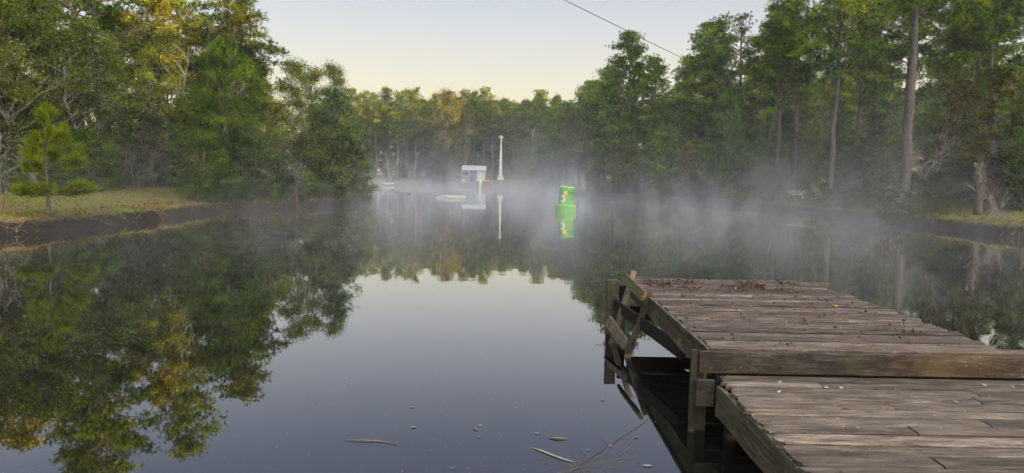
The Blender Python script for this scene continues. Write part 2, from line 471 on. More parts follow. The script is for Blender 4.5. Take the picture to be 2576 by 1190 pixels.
def broad(seed, H=13, base=.25, R=3.4, clumps=150, per=110, leaf=.15, nl=11, r=.16, bark=None, stems=1, crad=.5, asp=.6, shape=1.0, gap=.25, twig=True, flat=.65):
    """a leafy tree or shrub: limbs reach clumps of leaves spread through an uneven crown"""
    rng = np.random.default_rng(seed); segs = []; cen = []; tn = []
    bases = [np.array([rng.normal(0, .35), rng.normal(0, .35), 0]) if stems > 1 else np.zeros(3) for _ in range(stems)]
    tips = [b + np.array([rng.normal(0, .08 * H * (1 if stems == 1 else 1.7)), rng.normal(0, .08 * H * (1 if stems == 1 else 1.7)), H * rng.uniform(.8, .93)]) for b in bases]
    trunks = []
    for b, t in zip(bases, tips):
        sg, pts = chain(b, t, r / stems ** .4, .025, 9, rng, .035); segs += sg; trunks.append(pts)
    # lobes give the crown its uneven outline
    lob = []
    for k in range(nl):
        u = (k + .5) / nl; z = H * (base + (1 - base) * (u * .93 + .03)); a_ = k * 2.4 + rng.normal(0, .5)
        prof = math.sin(pi * min(1, (u * .82 + .2)) ** shape) ** .6
        rr = R * prof * rng.uniform(.35, .95)
        lob.append((np.array([cos(a_) * rr * .75, sin(a_) * rr * .75, z]), R * rng.uniform(.30, .5)))
    lob.append((np.array([0, 0, H * .93]), R * .28))
    nper = max(1, clumps // len(lob))
    for c_, lr in lob:
        tp = trunks[rng.integers(len(trunks))]
        zt = max(.08 * H, min(c_[2] - .35 * np.hypot(c_[0], c_[1]) - .1 * H, H * .85))
        i = min(int(zt / (H * .93) * 9), 8); p0 = tp[i]
        sg, lp = chain(p0, c_ + [0, 0, -lr * .2], .02 + .012 * H * .4, .02, 4, rng, .09); segs += sg
        for q in range(nper):
            o = rng.normal(0, 1, 3); o = o / np.linalg.norm(o) * lr * rng.uniform(.35, 1.15) * [1, 1, .75]
            cc = c_ + o
            if cc[2] < .04 * H: cc[2] = .04 * H
            if rng.uniform() < gap: n_ = int(per * .35)
            else: n_ = int(per * rng.uniform(.7, 1.3))
            segs.append((lp[3] if q % 2 else lp[4], cc, .016, .005))
            s_ = crad * rng.uniform(.6, 1.25)
            cl = cc + rng.normal(0, 1, (n_, 3)) * [s_, s_, s_ * flat] * .6
            cen.append(cl); tn.append(np.clip(rng.uniform(.1, .85) + rng.normal(0, .17, n_), 0, 1))
            if twig and q % 2 == 0:
                for _ in range(3):
                    e_ = cc + rng.normal(0, s_ * .8, 3); segs.append((cc, e_, .006, .003))
    cen = np.concatenate(cen); V, F = leaves(cen, rng, leaf, asp)
    Vt, Ft = tubes(segs, 6)
    return proto('tree', mesh('crown', V, F, LEAF, np.concatenate(tn)), mesh('trunk', Vt, Ft, bark or BARK_DARK, smooth=True))

def twiggy(seed, H=3, R=1.8, n=26, bark=None, lv=4, leafn=0, leaf=.05, r=.03, spread=.9):
    """a bare, many-stemmed bush or dead branch crown"""
    rng = np.random.default_rng(seed); segs = []; cen = []
    def grow(p, d, L, r, k):
        q = p + d * L
        sg, pts = chain(p, q, r, r * .6, 3, rng, .10); segs.extend(sg)
        if k == 0:
            cen.append(q); return
        for _ in range(rng.integers(2, 4)):
            nd = norm(d + rng.normal(0, .42, 3) + [0, 0, .12]); grow(pts[rng.integers(1, 4)], nd, L * rng.uniform(.5, .8), r * .55, k - 1)
    for i in range(n):
        a_ = rng.uniform(0, 2 * pi); t = rng.uniform(.1, spread)
        d = norm(np.array([cos(a_) * t, sin(a_) * t, 1.0]))
        grow(np.array([cos(a_) * .2 * R * rng.uniform(), sin(a_) * .2 * R * rng.uniform(), 0]), d, H * rng.uniform(.3, .5), r, lv)
    V, F = tubes(segs, 4)
    z = V[:, 2].max(); V = V * [1, 1, H / z]
    out = proto('twiggy', None, mesh('stems', V, F, bark or TWIG_GREY, smooth=True))
    if leafn:
        c_ = np.array(cen) * [1, 1, H / z]; c_ = np.repeat(c_, leafn, 0) + rng.normal(0, .09, (len(c_) * leafn, 3))
        Vl, Fl = leaves(c_, rng, leaf, .7); out['crown'] = mesh('leaves', Vl, Fl, LEAF, rng.uniform(0, 1, len(Fl)))
    return out

P = {}
P['pineA'] = pine(1, 18, .50, 3.5, 44, tufts=20, w=.05); P['pineB'] = pine(2, 18, .42, 3.2, 46, tufts=20, w=.05); P['pineC'] = pine(3, 18, .56, 3.9, 40, tufts=20, w=.05, lean=.02)
P['pineF'] = pine(7, 18, .60, 3.9, 44, tufts=18, w=.035, lean=.002, r=.26)
P['pineD'] = pine(4, 18, .26, 3.6, 66, tufts=20, w=.05)                                    # crown reaching low
P['pineE'] = pine(5, 18, .5, 1.9, 34, tufts=9)                             # slim, sparse
P['youngA'] = pine(11, 7, .10, 1.9, 44, tufts=9, per=13, L=.32, w=.022, r=.09, lean=.01, up=.7, dead=0)
P['youngB'] = pine(12, 7, .06, 2.3, 52, tufts=9, per=13, L=.32, w=.022, r=.09, lean=.02, up=.6, dead=0)
P['broadA'] = broad(21, 13, .22, 3.6, 180, 95, .19, 13)
P['broadB'] = broad(22, 13, .30, 3.2, 160, 90, .185, 12, flat=.5)
P['broadC'] = broad(23, 13, .15, 3.9, 190, 95, .185, 15, crad=.5)
P['broadD'] = broad(24, 13, .30, 2.2, 120, 90, .14, 11, r=.10, bark=BARK_PALE, gap=.4)     # slim, pale trunk
P['broadE'] = broad(25, 13, .28, 3.4, 190, 115, .16, 13, r=.15, bark=BARK_PALE, stems=2, gap=.3, crad=.6)
P['oak'] = broad(26, 13, .18, 4.6, 300, 95, .19, 16, r=.24, bark=BARK_PALE, gap=.3, crad=.6)
P['shrubA'] = broad(31, 4, .02, 2.2, 150, 130, .10, 13, r=.06, stems=4, crad=.36)
P['shrubB'] = broad(32, 4, .0, 2.0, 150, 120, .09, 12, r=.05, stems=5, crad=.32, gap=.35)
P['shrubC'] = broad(33, 4, .03, 2.4, 170, 120, .11, 14, r=.06, stems=4, crad=.4)
P['shrubD'] = broad(34, 2, .0, 1.4, 90, 110, .065, 10, r=.025, stems=6, crad=.24)
P['thin'] = broad(35, 4, .05, 1.9, 90, 45, .085, 12, r=.04, stems=5, bark=TWIG_GREY, crad=.35, gap=.5)
P['greytwig'] = twiggy(41, 3.5, 2, 22, leafn=2, leaf=.05)
P['bare'] = twiggy(42, 3, 1.6, 7, lv=3, r=.045, spread=1.1, bark=BARK_PALE)
P['snag'] = twiggy(43, 5, 2.5, 4, lv=4, r=.07, spread=1.0, bark=BARK_PALE)
HT = dict(pineA=18, pineB=18, pineC=18, pineD=18, pineE=18, pineF=18, youngA=7, youngB=7, broadA=13, broadB=13, broadC=13, broadD=13, broadE=13, oak=13,
          shrubA=4, shrubB=4, shrubC=4, shrubD=2, thin=4, greytwig=3.5, bare=3, snag=5)
KIND = dict(pine=('pine_tree', 'pine tree'), youn=('young_pine', 'pine tree'), broa=('broadleaf_tree', 'tree'), oak=('oak_tree', 'tree'), shru=('shrub', 'shrub'), thin=('thin_shrub', 'shrub'),
            grey=('bare_shrub', 'shrub'), bare=('bare_sapling', 'sapling'), snag=('dead_tree', 'dead tree'))
prng = random.Random(5)
def plant(kind, x, y, h, col, label, group=None, wide=1.0, rz=None, sink=.12, tilt=0):
    p = P[kind]; nm, cat = KIND[kind[:4]]
    e = empty(nm, (x, y, gz(x, y) - sink), rz if rz is not None else prng.uniform(0, 6.28), label=label, cat=cat, group=group)
    k = h / HT[kind]; e.scale = (k * wide, k * wide, k)
    if tilt: e.rotation_euler = (0, radians(tilt), e.rotation_euler[2]); e.rotation_mode = 'ZYX'
    big = kind[:4] in ('shru', 'thin', 'grey', 'bare')
    t = link('stems' if big else 'trunk', p['trunk'], e)
    if p['crown'] is not None:
        c_ = link('foliage' if big else 'crown', p['crown'], e)
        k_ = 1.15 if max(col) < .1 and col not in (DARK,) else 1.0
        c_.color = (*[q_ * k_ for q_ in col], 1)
    return e
def PL(kind, px, d, top, col, label, group=None, wide=1.0, **kw):
    """PX: picture column of the base, D: distance ahead, TOP: picture row of the top"""
    g = at_depth(px, 450, d); x = g.x; z0 = gz(x, d)
    h = at_depth(px, top, d).z - z0
    return plant(kind, x, d, h, col, label, group, wide, **kw)

DARK = (.052, .098, .012); GREEN = (.095, .160, .010); OLIVE = (.145, .165, .011); YEL = (.26, .275, .010); YG = (.20, .25, .010); PINE = (.080, .145, .020); PINEY = (.095, .155, .018)
GREY = (.13, .13, .095); RUST = (.14, .075, .03); BLUEG = (.065, .11, .05); OL2 = (.17, .16, .04)
# ---------------------------------------------------------------- left bank, front to back
PL('shrubA', 30, 41, 395, DARK, 'low dark shrub at the back of the left lawn behind the young pine', wide=1.1)
PL('thin', -20, 38, 300, GREY, 'grey twiggy shrub at the left edge of the picture, beside the lawn', wide=1.2)
PL('shrubC', 205, 45, 330, DARK, 'dark green shrub right behind the young pine on the lawn', wide=1.1)
PL('shrubB', 275, 49, 378, DARK, 'small rounded dark shrub at the lawn edge right of the young pine')
PL('greytwig', 330, 52, 300, GREY, 'grey twiggy shrub under the thin pale trunks behind the lawn', wide=1.25)
PL('shrubB', 395, 54, 285, (.05, .06, .03), 'dull brownish green shrub between the grey twigs and the shore thicket', wide=1.1)
PL('shrubA', 120, 47, 300, DARK, 'dark shrub hidden behind the crown of the young pine', wide=1.1)
PL('shrubA', 480, 56, 250, (.045, .06, .018), 'tall shrub at the far right end of the left lawn', wide=1.1)
PL('shrubA', 262, 58, 330, DARK, 'tall shadowed shrub in the gap right of the dark pine trunk', wide=1.3)
PL('shrubC', 318, 62, 320, GREEN, 'shadowed leafy shrub behind the grey twiggy shrub', wide=1.4)
PL('oak', 90, 45, -40, (.065, .090, .020), 'spreading oak with pale forked limbs over the left lawn', wide=.95)
PL('oak', 215, 49, 60, (.055, .075, .018), 'lower oak with pale bare limbs just right of the spreading oak')
PL('broadC', -70, 41, -90, (.075, .095, .018), 'broad olive tree cut by the left edge, above the lawn')
PL('broadA', 20, 50, -160, OLIVE, 'tall olive tree behind the spreading oak at the far left')
PL('broadA', 330, 60, 20, GREEN, 'dense green tree behind the low oak with dark pine trunk above')
PL('broadB', 395, 60, -40, (.11, .125, .018), 'yellow green tree over the two thin pale trunks', wide=.8)
PL('broadD', 432, 58, 55, YEL, 'thin pale trunked tree with bright yellow leaves, left of the tall shore pine')
PL('broadD', 378, 57, 110, YG, 'slender pale trunk with yellow green leaves at the lawn corner', wide=.8)
PL('broadB', 505, 64, 60, YG, 'bright yellow green tree between the pale trunks and the tall shore pine', wide=.8)
PL('pineC', 262, 56, -260, PINE, 'thick dark pine trunk rising above the low oak')
PL('pineB', 210, 60, -230, PINE, 'pine with two dark boughs above the spreading oak')
PL('pineB', 450, 66, -190, PINE, 'tall pine rising behind the yellow leaved tree')
PL('pineC', 560, 63, -15, (.06, .085, .02), 'tall shore pine with a wide flat crown lit orange on top', wide=1.25, rz=1.2)
PL('pineB', 618, 66, 30, PINE, 'second tall shore pine, its crown leaning out over open sky', wide=1.1)
PL('broadB', 625, 60, 145, GREEN, 'green tree under the wide flat crowned shore pine')
PL('youngB', 562, 47, 128, (.055, .10, .014), 'young pine with long bright needles above the shore thicket', wide=.82)
PL('youngA', 500, 49, 235, (.06, .10, .014), 'smaller young pine left of the tallest young pine in the shore thicket', wide=1.1)
PL('youngA', 640, 49, 250, (.07, .11, .016), 'smaller young pine right of the tallest young pine in the shore thicket', wide=1.1)
PL('shrubA', 525, 44.5, 355, DARK, 'big dark bush at the water edge, left part of the shore thicket', wide=1.15)
PL('shrubC', 610, 47, 330, (.035, .06, .018), 'big glossy bush at the water edge below the young pine', wide=1.1)
PL('shrubD', 470, 43.5, 455, (.04, .07, .02), 'low bush at the right end of the lawn by the bank', wide=1.3)
PL('shrubB', 570, 43.5, 425, (.04, .07, .018), 'low leafy bush leaning over the bank in front of the big shore bushes', wide=1.4)
PL('broadE', 740, 60, 148, (.10, .140, .014), 'thin topped olive tree with sparse upper twigs against the sky', wide=.9)
PL('broadD', 790, 63, 165, (.14, .16, .016), 'sparse yellowish tree behind the thin topped olive tree')
PL('broadE', 838, 62, 158, (.11, .145, .014), 'last tall tree of the left point with an orange lit side', wide=.7)
PL('broadB', 700, 58, 250, OLIVE, 'olive leaved tree left of the thin topped tree', wide=1.0)
PL('broadC', 790, 57, 290, (.09, .10, .02), 'round olive tree in the middle of the left point')
PL('youngA', 838, 56, 240, (.045, .08, .03), 'faint young pine standing near the tip of the left point', wide=1.2)
PL('shrubA', 700, 50, 380, (.04, .06, .022), 'grey green bush on the shore between the thicket and the point', wide=1.2)
PL('shrubC', 762, 54, 350, (.055, .07, .022), 'bush with bare lower stems at the middle of the point', wide=1.2)
PL('shrubC', 845, 56.5, 330, (.09, .125, .015), 'large olive bush near the tip of the left point', wide=1.25)
PL('shrubA', 888, 57.5, 370, (.085, .11, .018), 'bright green bush at the very tip of the left point', wide=1.05)
PL('shrubD', 905, 57.5, 460, (.06, .085, .02), 'low trailing bush dipping to the water at the tip of the point', wide=1.1)
PL('thin', 735, 49.5, 400, GREY, 'twiggy half bare shrub on the shore of the point', wide=1.1)
PL('broadA', 650, 72, 190, GREEN, 'shaded tree deep behind the shore pines')
PL('broadC', 560, 74, 150, OLIVE, 'shaded olive tree deep behind the yellow green trees')
# rows behind, closing the wood
r_ = random.Random(11)
for i in range(34):
    x = r_.uniform(-75, -33); y = r_.uniform(38, 96)
    if x > -30 - (y - 40) * .12: continue
    k = r_.choice(['pineA', 'pineB', 'pineC', 'broadA', 'broadC', 'broadB'])
    plant(k, x, y, r_.uniform(16, 21) if k[0] == 'p' else r_.uniform(12, 16), PINE if k[0] == 'p' else r_.choice([GREEN, OLIVE, YG]),
          'tree in the shaded back rows of the wood behind the left lawn', 'back rows of the left wood')
for i in range(16):
    x = -34 - i * 2.1 + r_.uniform(-1, 1); y = 52 + (i % 4) * 6 + r_.uniform(-3, 3)
    plant(r_.choice(['shrubA', 'shrubC']), x, y, r_.uniform(4, 6), DARK, 'shrub in the dark undergrowth below the left wood', 'undergrowth shrubs of the left wood', 1.2)
for (x, y, h) in ((-24, 66, 12), (-29, 70, 14), (-36, 84, 13), (-40, 92, 15), (-33, 77, 12)):
    plant('broadA', x, y, h, OLIVE, 'leafy tree on the far side of the left point', 'trees on the far side of the point')

# ---------------------------------------------------------------- far shore
far = [(885, 168, 232), (915, 174, 240), (948, 172, 246), (972, 176, 232), (1000, 170, 240), (1022, 175, 236), (1046, 169, 232), (1068, 178, 262), (1095, 176, 246), (1165, 174, 236),
       (1190, 177, 240), (1215, 175, 230), (1240, 172, 262), (1262, 180, 258), (1290, 176, 275), (1318, 172, 262), (1345, 178, 268), (1370, 170, 240), (1395, 165, 250)]
for i, (px, d, top) in enumerate(far):
    PL(['pineA', 'pineB', 'pineC', 'pineA', 'pineB'][i % 5], px, d, top - 7, PINEY if i % 3 else (.085, .125, .02), 'tall pine in the front row of the far treeline', 'pines of the far treeline', wide=1.0 if i % 2 else .85)
for i in range(46):
    px = 800 + i * 15 + r_.uniform(-8, 8); d = r_.uniform(182, 215)
    PL(r_.choice(['pineA', 'pineB', 'pineD', 'broadA']), px, d, r_.uniform(245, 280), r_.choice([PINE, PINEY, GREEN]), 'tree in the dense rows behind the far treeline', 'back rows of the far treeline')
for i in range(30):
    px = 900 + i * 20 + r_.uniform(-7, 7)
    PL(r_.choice(['shrubA', 'shrubC', 'thin', 'broadC']), px, r_.uniform(172, 182), r_.uniform(380, 418), r_.choice([DARK, (.045, .055, .03), GREY]), 'dark shrub in the undergrowth of the far shore', 'undergrowth of the far shore', wide=1.3)
for i in range(40):
    px = 830 + i * 18 + r_.uniform(-6, 6)
    PL(r_.choice(['broadC', 'broadA', 'broadC']), px, r_.uniform(186, 200), r_.uniform(318, 352), r_.choice([DARK, GREEN, DARK]), 'leafy tree low behind the trunks of the far pines', 'leafy trees behind the far pines', wide=1.2)
PL('broadE', 1128, 167, 226, (.13, .14, .03), 'large yellowing tree with two pale trunks left of the hut', wide=1.0, rz=.6)
PL('broadD', 1105, 168, 300, (.13, .14, .03), 'lower yellowing tree beside the two pale trunks', wide=1.2)
PL('broadD', 1175, 170, 280, (.13, .14, .035), 'yellow green tree behind the hut roof')
PL('shrubC', 1110, 164, 372, (.055, .07, .022), 'round green bush under the large yellowing tree', wide=1.0)
PL('bare', 985, 166, 372, GREY, 'bare pale sapling at the left end of the far shore')
PL('bare', 1036, 167, 385, GREY, 'bare leaning sapling between the far pines')
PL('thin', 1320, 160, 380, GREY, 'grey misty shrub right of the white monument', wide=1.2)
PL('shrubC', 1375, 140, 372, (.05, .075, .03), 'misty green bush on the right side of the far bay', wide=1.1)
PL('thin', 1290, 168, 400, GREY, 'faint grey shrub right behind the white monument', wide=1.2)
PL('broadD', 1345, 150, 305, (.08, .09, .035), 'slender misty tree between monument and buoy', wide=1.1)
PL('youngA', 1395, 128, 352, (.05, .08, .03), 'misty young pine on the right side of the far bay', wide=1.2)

# ---------------------------------------------------------------- right bank
PL('broadE', 1435, 112, 270, (.13, .125, .04), 'pale olive tree with thin white stems, left of the right bank pines', wide=.85)
PL('broadD', 1475, 104, 335, (.10, .10, .035), 'small pale olive tree at the left end of the right bank')
PL('pineA', 1490, 118, 205, PINE, 'pine just left of the tall round crowned pine')
PL('pineD', 1580, 90, 84, PINE, 'tall round crowned pine, first of the right bank against the sky', wide=1.15, rz=.3)
PL('pineB', 1545, 94, 150, PINE, 'pine with a lower crown at the left shoulder of the round crowned pine', wide=1.1)
PL('pineD', 1640, 92, 148, PINE, 'pine at the right shoulder of the round crowned pine', wide=1.05)
PL('pineB', 1715, 96, 150, PINE, 'pine filling the dip between the round crowned pine and the next group')
PL('pineD', 1765, 88, 62, PINE, 'broad pine with an orange lit top in the second group', wide=1.15, rz=2.0)
PL('pineB', 1805, 84, 50, PINE, 'pine just right of the broad orange topped pine')
PL('pineE', 1862, 78, 30, (.035, .06, .022), 'slim sparse pine standing out against the sky', wide=1.15)
PL('pineB', 1955, 72, 5, PINE, 'pine with bare lower boughs at the edge of the tall grove', wide=1.15)
PL('pineC', 2005, 70, -25, PINE, 'forked looking pine with thin dark trunk in the tall grove')
PL('pineC', 1925, 80, 20, PINE, 'pine behind the slim sparse pine')
PL('pineC', 2088, 60, -70, PINE, 'tall pine with a pale grey trunk in the grove', wide=1.0)
PL('pineB', 2150, 68, -60, PINE, 'pine behind the pale grey trunk')
PL('pineC', 2195, 74, -70, (.06, .08, .02), 'crooked trunked pine with orange lit boughs')
PL('pineF', 2278, 47, -330, PINE, 'nearest tall pine with a thick straight pale trunk', rz=.4, wide=1.0)
PL('pineC', 2375, 66, -120, PINE, 'dark pine right of the thick straight trunk')
PL('pineB', 2440, 62, -150, PINE, 'pine above the large olive tree on the right')
PL('pineC', 2500, 58, -170, PINE, 'pine with dark boughs near the right edge')
PL('pineB', 2575, 46, -260, PINE, 'pine cut by the right edge of the picture')
PL('pineB', 2265, 72, -40, PINE, 'pine directly behind the thick straight trunk')
PL('broadC', 2395, 50, 190, (.075, .075, .016), 'large olive brown tree right of the thick straight trunk', wide=.95)
PL('broadB', 2500, 46, 160, (.07, .08, .016), 'tall olive tree near the right edge behind the dead palm')
PL('broadA', 2590, 42, 230, DARK, 'dark tree at the right edge above the bank')
PL('broadA', 1680, 90, 240, GREEN, 'green leafy tree under the right bank pines')
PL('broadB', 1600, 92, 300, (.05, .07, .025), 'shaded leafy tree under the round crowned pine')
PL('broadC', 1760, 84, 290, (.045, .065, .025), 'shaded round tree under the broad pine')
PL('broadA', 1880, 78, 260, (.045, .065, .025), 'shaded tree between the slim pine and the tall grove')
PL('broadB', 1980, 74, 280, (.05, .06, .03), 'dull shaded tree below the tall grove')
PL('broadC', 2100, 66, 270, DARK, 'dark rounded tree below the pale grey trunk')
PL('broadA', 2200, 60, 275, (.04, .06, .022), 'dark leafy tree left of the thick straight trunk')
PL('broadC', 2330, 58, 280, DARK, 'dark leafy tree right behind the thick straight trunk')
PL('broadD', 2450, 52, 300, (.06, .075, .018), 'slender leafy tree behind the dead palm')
PL('pineA', 2395, 98, 20, PINEY, 'tall pine far back on the right, its crown lit orange between the trunks')
PL('pineD', 2450, 104, 60, PINEY, 'second far back pine on the right with an orange lit crown')
PL('pineB', 2165, 108, 70, PINEY, 'far back pine with a sunlit crown left of the thick straight trunk')
PL('pineA', 1905, 104, 160, PINEY, 'far back pine with a sunlit crown beside the slim sparse pine')
for i, (px, d, top, k) in enumerate([(1640, 88, 350, 'broadB'), (1705, 86, 330, 'broadC'), (1752, 82, 360, 'youngB'), (1880, 76, 330, 'broadA'), (1930, 74, 345, 'broadC'), (1990, 72, 330, 'youngB'), (2040, 70, 320, 'broadC'), (2095, 68, 340, 'broadA'),
                                     (2150, 64, 330, 'broadC'), (2205, 60, 345, 'youngB'), (2250, 58, 330, 'broadB'), (2335, 56, 340, 'broadC'), (2400, 54, 350, 'broadA'), (1580, 92, 360, 'broadC'), (1530, 96, 340, 'broadB')]):
    PL(k, px, d, top, [GREEN, (.07, .12, .02), OLIVE, (.06, .10, .03)][i % 4], 'mid height leafy growth between the shore bushes and the pines of the right bank', 'mid height growth of the right bank', wide=1.35)
for i, (px, d, top) in enumerate([(1405, 135, 262), (1430, 125, 250), (1455, 120, 236), (1478, 112, 222), (1500, 106, 205), (1520, 100, 190)]):
    PL(['pineD', 'broadA', 'pineB'][i % 3], px, d, top, [PINEY, GREEN, PINE][i % 3], 'mid height tree rising behind the buoy towards the right bank', 'trees stepping up behind the buoy', wide=1.25)
# shore plants of the right bank
PL('youngB', 1555, 89, 315, (.09, .15, .03), 'young pine at the left end of the right bank', wide=.95)
PL('youngA', 1508, 93, 370, (.08, .13, .03), 'small young pine left of the first young pine on the right bank', wide=1.2)
PL('youngB', 1672, 84.5, 330, (.12, .20, .045), 'light green young pine in the middle of the right bank', wide=1.0, rz=1)
PL('youngA', 1622, 87, 385, (.07, .11, .03), 'small dark young pine left of the light green one')
PL('youngB', 1832, 71, 245, (.05, .095, .022), 'tall dark young pine at the water edge before the slim pine', wide=.8, rz=2.4)
PL('youngA', 1800, 75, 345, (.035, .065, .022), 'dark young pine touching the left side of the tall dark one', wide=1.1)
PL('greytwig', 1925, 70, 365, (.16, .16, .11), 'bare grey twiggy bush at the right bank', wide=.95)
PL('greytwig', 1985, 67, 350, (.16, .15, .11), 'larger grey twiggy bush leaning over the first', wide=1.05)
PL('greytwig', 1890, 71, 405, (.10, .10, .06), 'small grey twiggy bush at the foot of the tall dark young pine', wide=1.2)
PL('shrubB', 1500, 93, 420, (.045, .06, .028), 'misty shrub at the water behind the green buoy', wide=1.2)
PL('shrubC', 1590, 88.5, 425, (.045, .065, .028), 'shrub below the first young pines', wide=1.2)
PL('shrubA', 1665, 85, 445, (.06, .07, .025), 'shrub at the foot of the light green young pine', wide=1.4)
PL('thin', 1735, 82, 395, GREY, 'brownish thin shrub between light and dark young pines', wide=1.3)
PL('shrubB', 1745, 79.5, 440, (.045, .055, .03), 'low shrub beside the tall dark young pine', wide=1.3)
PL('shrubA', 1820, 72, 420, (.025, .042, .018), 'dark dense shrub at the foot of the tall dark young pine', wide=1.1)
PL('shrubB', 1890, 68, 462, (.05, .065, .03), 'low shrub under the grey twiggy bushes', wide=1.5)
PL('shrubD', 1965, 65.5, 468, (.06, .07, .022), 'low olive bush left of the white bench', wide=1.5)
PL('shrubC', 2105, 62, 428, DARK, 'dark round bush right of the white chair', wide=.9)
PL('shrubD', 2045, 61, 498, (.24, .26, .03), 'yellow green low bush in front of the white chair', wide=1.2)
PL('shrubD', 2000, 62, 505, (.09, .10, .025), 'low mixed bush in front of the white bench', wide=1.2)
PL('shrubD', 2085, 60, 502, (.10, .09, .03), 'brownish low bush on the bank below the chair', wide=1.2)
PL('shrubD', 2140, 58, 492, (.12, .12, .03), 'yellowish grassy bush between chair and white flowering bush', wide=1.1)
PL('shrubA', 2180, 56, 455, (.03, .05, .02), 'dark bush left of the white flowering bush', wide=.9)
PL('broadD', 2140, 63, 340, (.10, .085, .05), 'thin brownish sapling with a pale stem behind the dark round bush', wide=1.1)
PL('shrubC', 2300, 47, 435, (.038, .062, .024), 'big rounded green bush right of the white flowering bush', wide=.95)
PL('shrubA', 2360, 46, 430, (.04, .062, .024), 'second rounded green bush, nearer the dead palm', wide=1.0)
PL('shrubB', 2290, 43.5, 478, (.04, .065, .022), 'low dark bush spilling over the bank', wide=1.3)
PL('shrubD', 2350, 41.5, 500, (.035, .06, .02), 'low dark bush by the bank left of the dead palm', wide=1.3)
PL('shrubC', 2420, 48, 400, (.05, .06, .022), 'brown green bush behind the dead palm', wide=1.0)
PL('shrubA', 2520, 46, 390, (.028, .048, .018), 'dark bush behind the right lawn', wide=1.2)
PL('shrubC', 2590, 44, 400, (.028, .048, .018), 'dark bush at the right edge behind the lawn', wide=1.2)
PL('thin', 2200, 52, 400, (.06, .08, .03), 'loose shrub rising behind the white flowering bush', wide=1.2)
PL('youngA', 2232, 51, 398, (.045, .09, .03), 'small green pine right behind the white flowering bush', wide=.8)
PL('snag', 2335, 49, 310, GREY, 'dead white forked tree right of the thick straight trunk', rz=.8, wide=1.05)
PL('snag', 2255, 50, 330, GREY, 'dead pale branchy tree before the thick straight trunk', rz=2.2, wide=.9)
PL('thin', 2500, 42.5, 450, (.16, .06, .04), 'reddish leaved shrub right of the dead palm', wide=.7)
PL('bare', 2515, 38.5, 462, GREY, 'bare pale sapling on the bank right of the dead palm')
PL('greytwig', 2520, 35, 520, (.10, .10, .07), 'small grey dry bush at the water edge below the right lawn', wide=1.1)
PL('thin', 2600, 33, 500, (.10, .11, .05), 'pale green thin bush at the right edge by the water', wide=1.0)
for i in range(64):
    y = r_.uniform(30, 128); x0 = np.interp(y, [30, 50, 65, 85, 100, 130], [42, 41, 40, 34, 27, 22]); x = x0 + r_.uniform(2, 44)
    k = r_.choice(['pineA', 'pineB', 'pineC', 'pineA', 'pineC', 'broadB'])
    plant(k, x, y, r_.uniform(9, 13.5) if k[0] == 'p' else r_.uniform(7, 9), PINE if k[0] == 'p' else r_.choice([GREEN, OLIVE, DARK]),
          'tree in the rows behind the front pines of the right bank', 'back rows of the right wood')
for i in range(30):
    y = 44 + i * 2.9 + r_.uniform(-1, 1); x0 = np.interp(y, [30, 50, 65, 85, 100, 130], [36, 38, 38, 31, 24, 20]); x = x0 + r_.uniform(0, 7)
    plant(r_.choice(['shrubA', 'shrubC', 'thin', 'shrubB']), x, y, r_.uniform(3.5, 6), r_.choice([DARK, (.04, .055, .025), GREY]), 'shrub in the undergrowth below the right wood', 'undergrowth shrubs of the right wood', 1.25)
# the wood goes on round the near end of the pond and shades it from the low sun
for i in range(150):
    t = r_.uniform(-75, 95); s = r_.uniform(48, 105)
    x = s * .7 + t * .7; y = -s * .7 + t * .7
    if shore_dist(np.array([x]), np.array([y]))[0] < 6 or (y > 20 and x < 48): continue
    plant(r_.choice(['pineA', 'pineD', 'broadC', 'broadA', 'broadC']), x, y, r_.uniform(16, 19), GREEN, 'tree of the wood behind the near end of the pond', 'wood behind the near end')
for i in range(80):
    y = r_.uniform(95, 190); x = r_.uniform(24 if y < 140 else 12, 80)
    plant(r_.choice(['pineA', 'pineD', 'broadC', 'broadA']), x, y, r_.uniform(15, 18.5), GREEN, 'tree in the deep wood between the far bay and the right bank', 'deep wood by the far bay')
# low bushes hanging over the right waterline
for i in range(34):
    y = 43 + i * 1.7 + r_.uniform(-.5, .5)
    if 56 < y < 66: continue
    x = float(np.interp(y, [30, 37, 48, 63, 68, 84, 91, 105], [23, 23.4, 24, 21.5, 20.5, 16, 10.7, 9.6])) + r_.uniform(.5, 1.8)
    plant(r_.choice(['shrubD', 'shrubB', 'shrubD', 'shrubC']), x, y, r_.uniform(1.0, 2.0), r_.choice([DARK, GREEN, (.09, .10, .03), (.06, .08, .03)]), 'low bush hanging over the waterline of the right bank', 'low bushes along the right waterline', 1.25, sink=.3)
for i in range(14):
    x, y = [(-18.6, 42.5), (-17.4, 44), (-16.3, 46), (-15.6, 48), (-14.9, 50), (-14.4, 52), (-13.8, 54), (-13.2, 56), (-12.9, 58), (-12.9, 60), (-15.8, 47.2), (-14.2, 53), (-13.5, 57), (-14.0, 61)][i]
    plant(r_.choice(['shrubD', 'shrubB']), x - .6, y, r_.uniform(1.0, 2.0), r_.choice([GREEN, (.07, .09, .02), DARK]), 'low bush along the waterline of the left point', 'low bushes along the left point', 1.3, sink=.25)
# leafy trees closing the gaps below the pine crowns
for i in range(26):
    y = 52 + i * 2.6 + r_.uniform(-1, 1); x0 = np.interp(y, [30, 50, 65, 85, 100, 130], [38, 40, 40, 33, 26, 22]); x = x0 + r_.uniform(2, 12)
    plant(r_.choice(['broadA', 'broadC', 'broadB']), x, y, r_.uniform(7.5, 11), r_.choice([GREEN, OLIVE, DARK]), 'leafy tree under the pine crowns of the right bank', 'leafy trees under the right pines', 1.15)

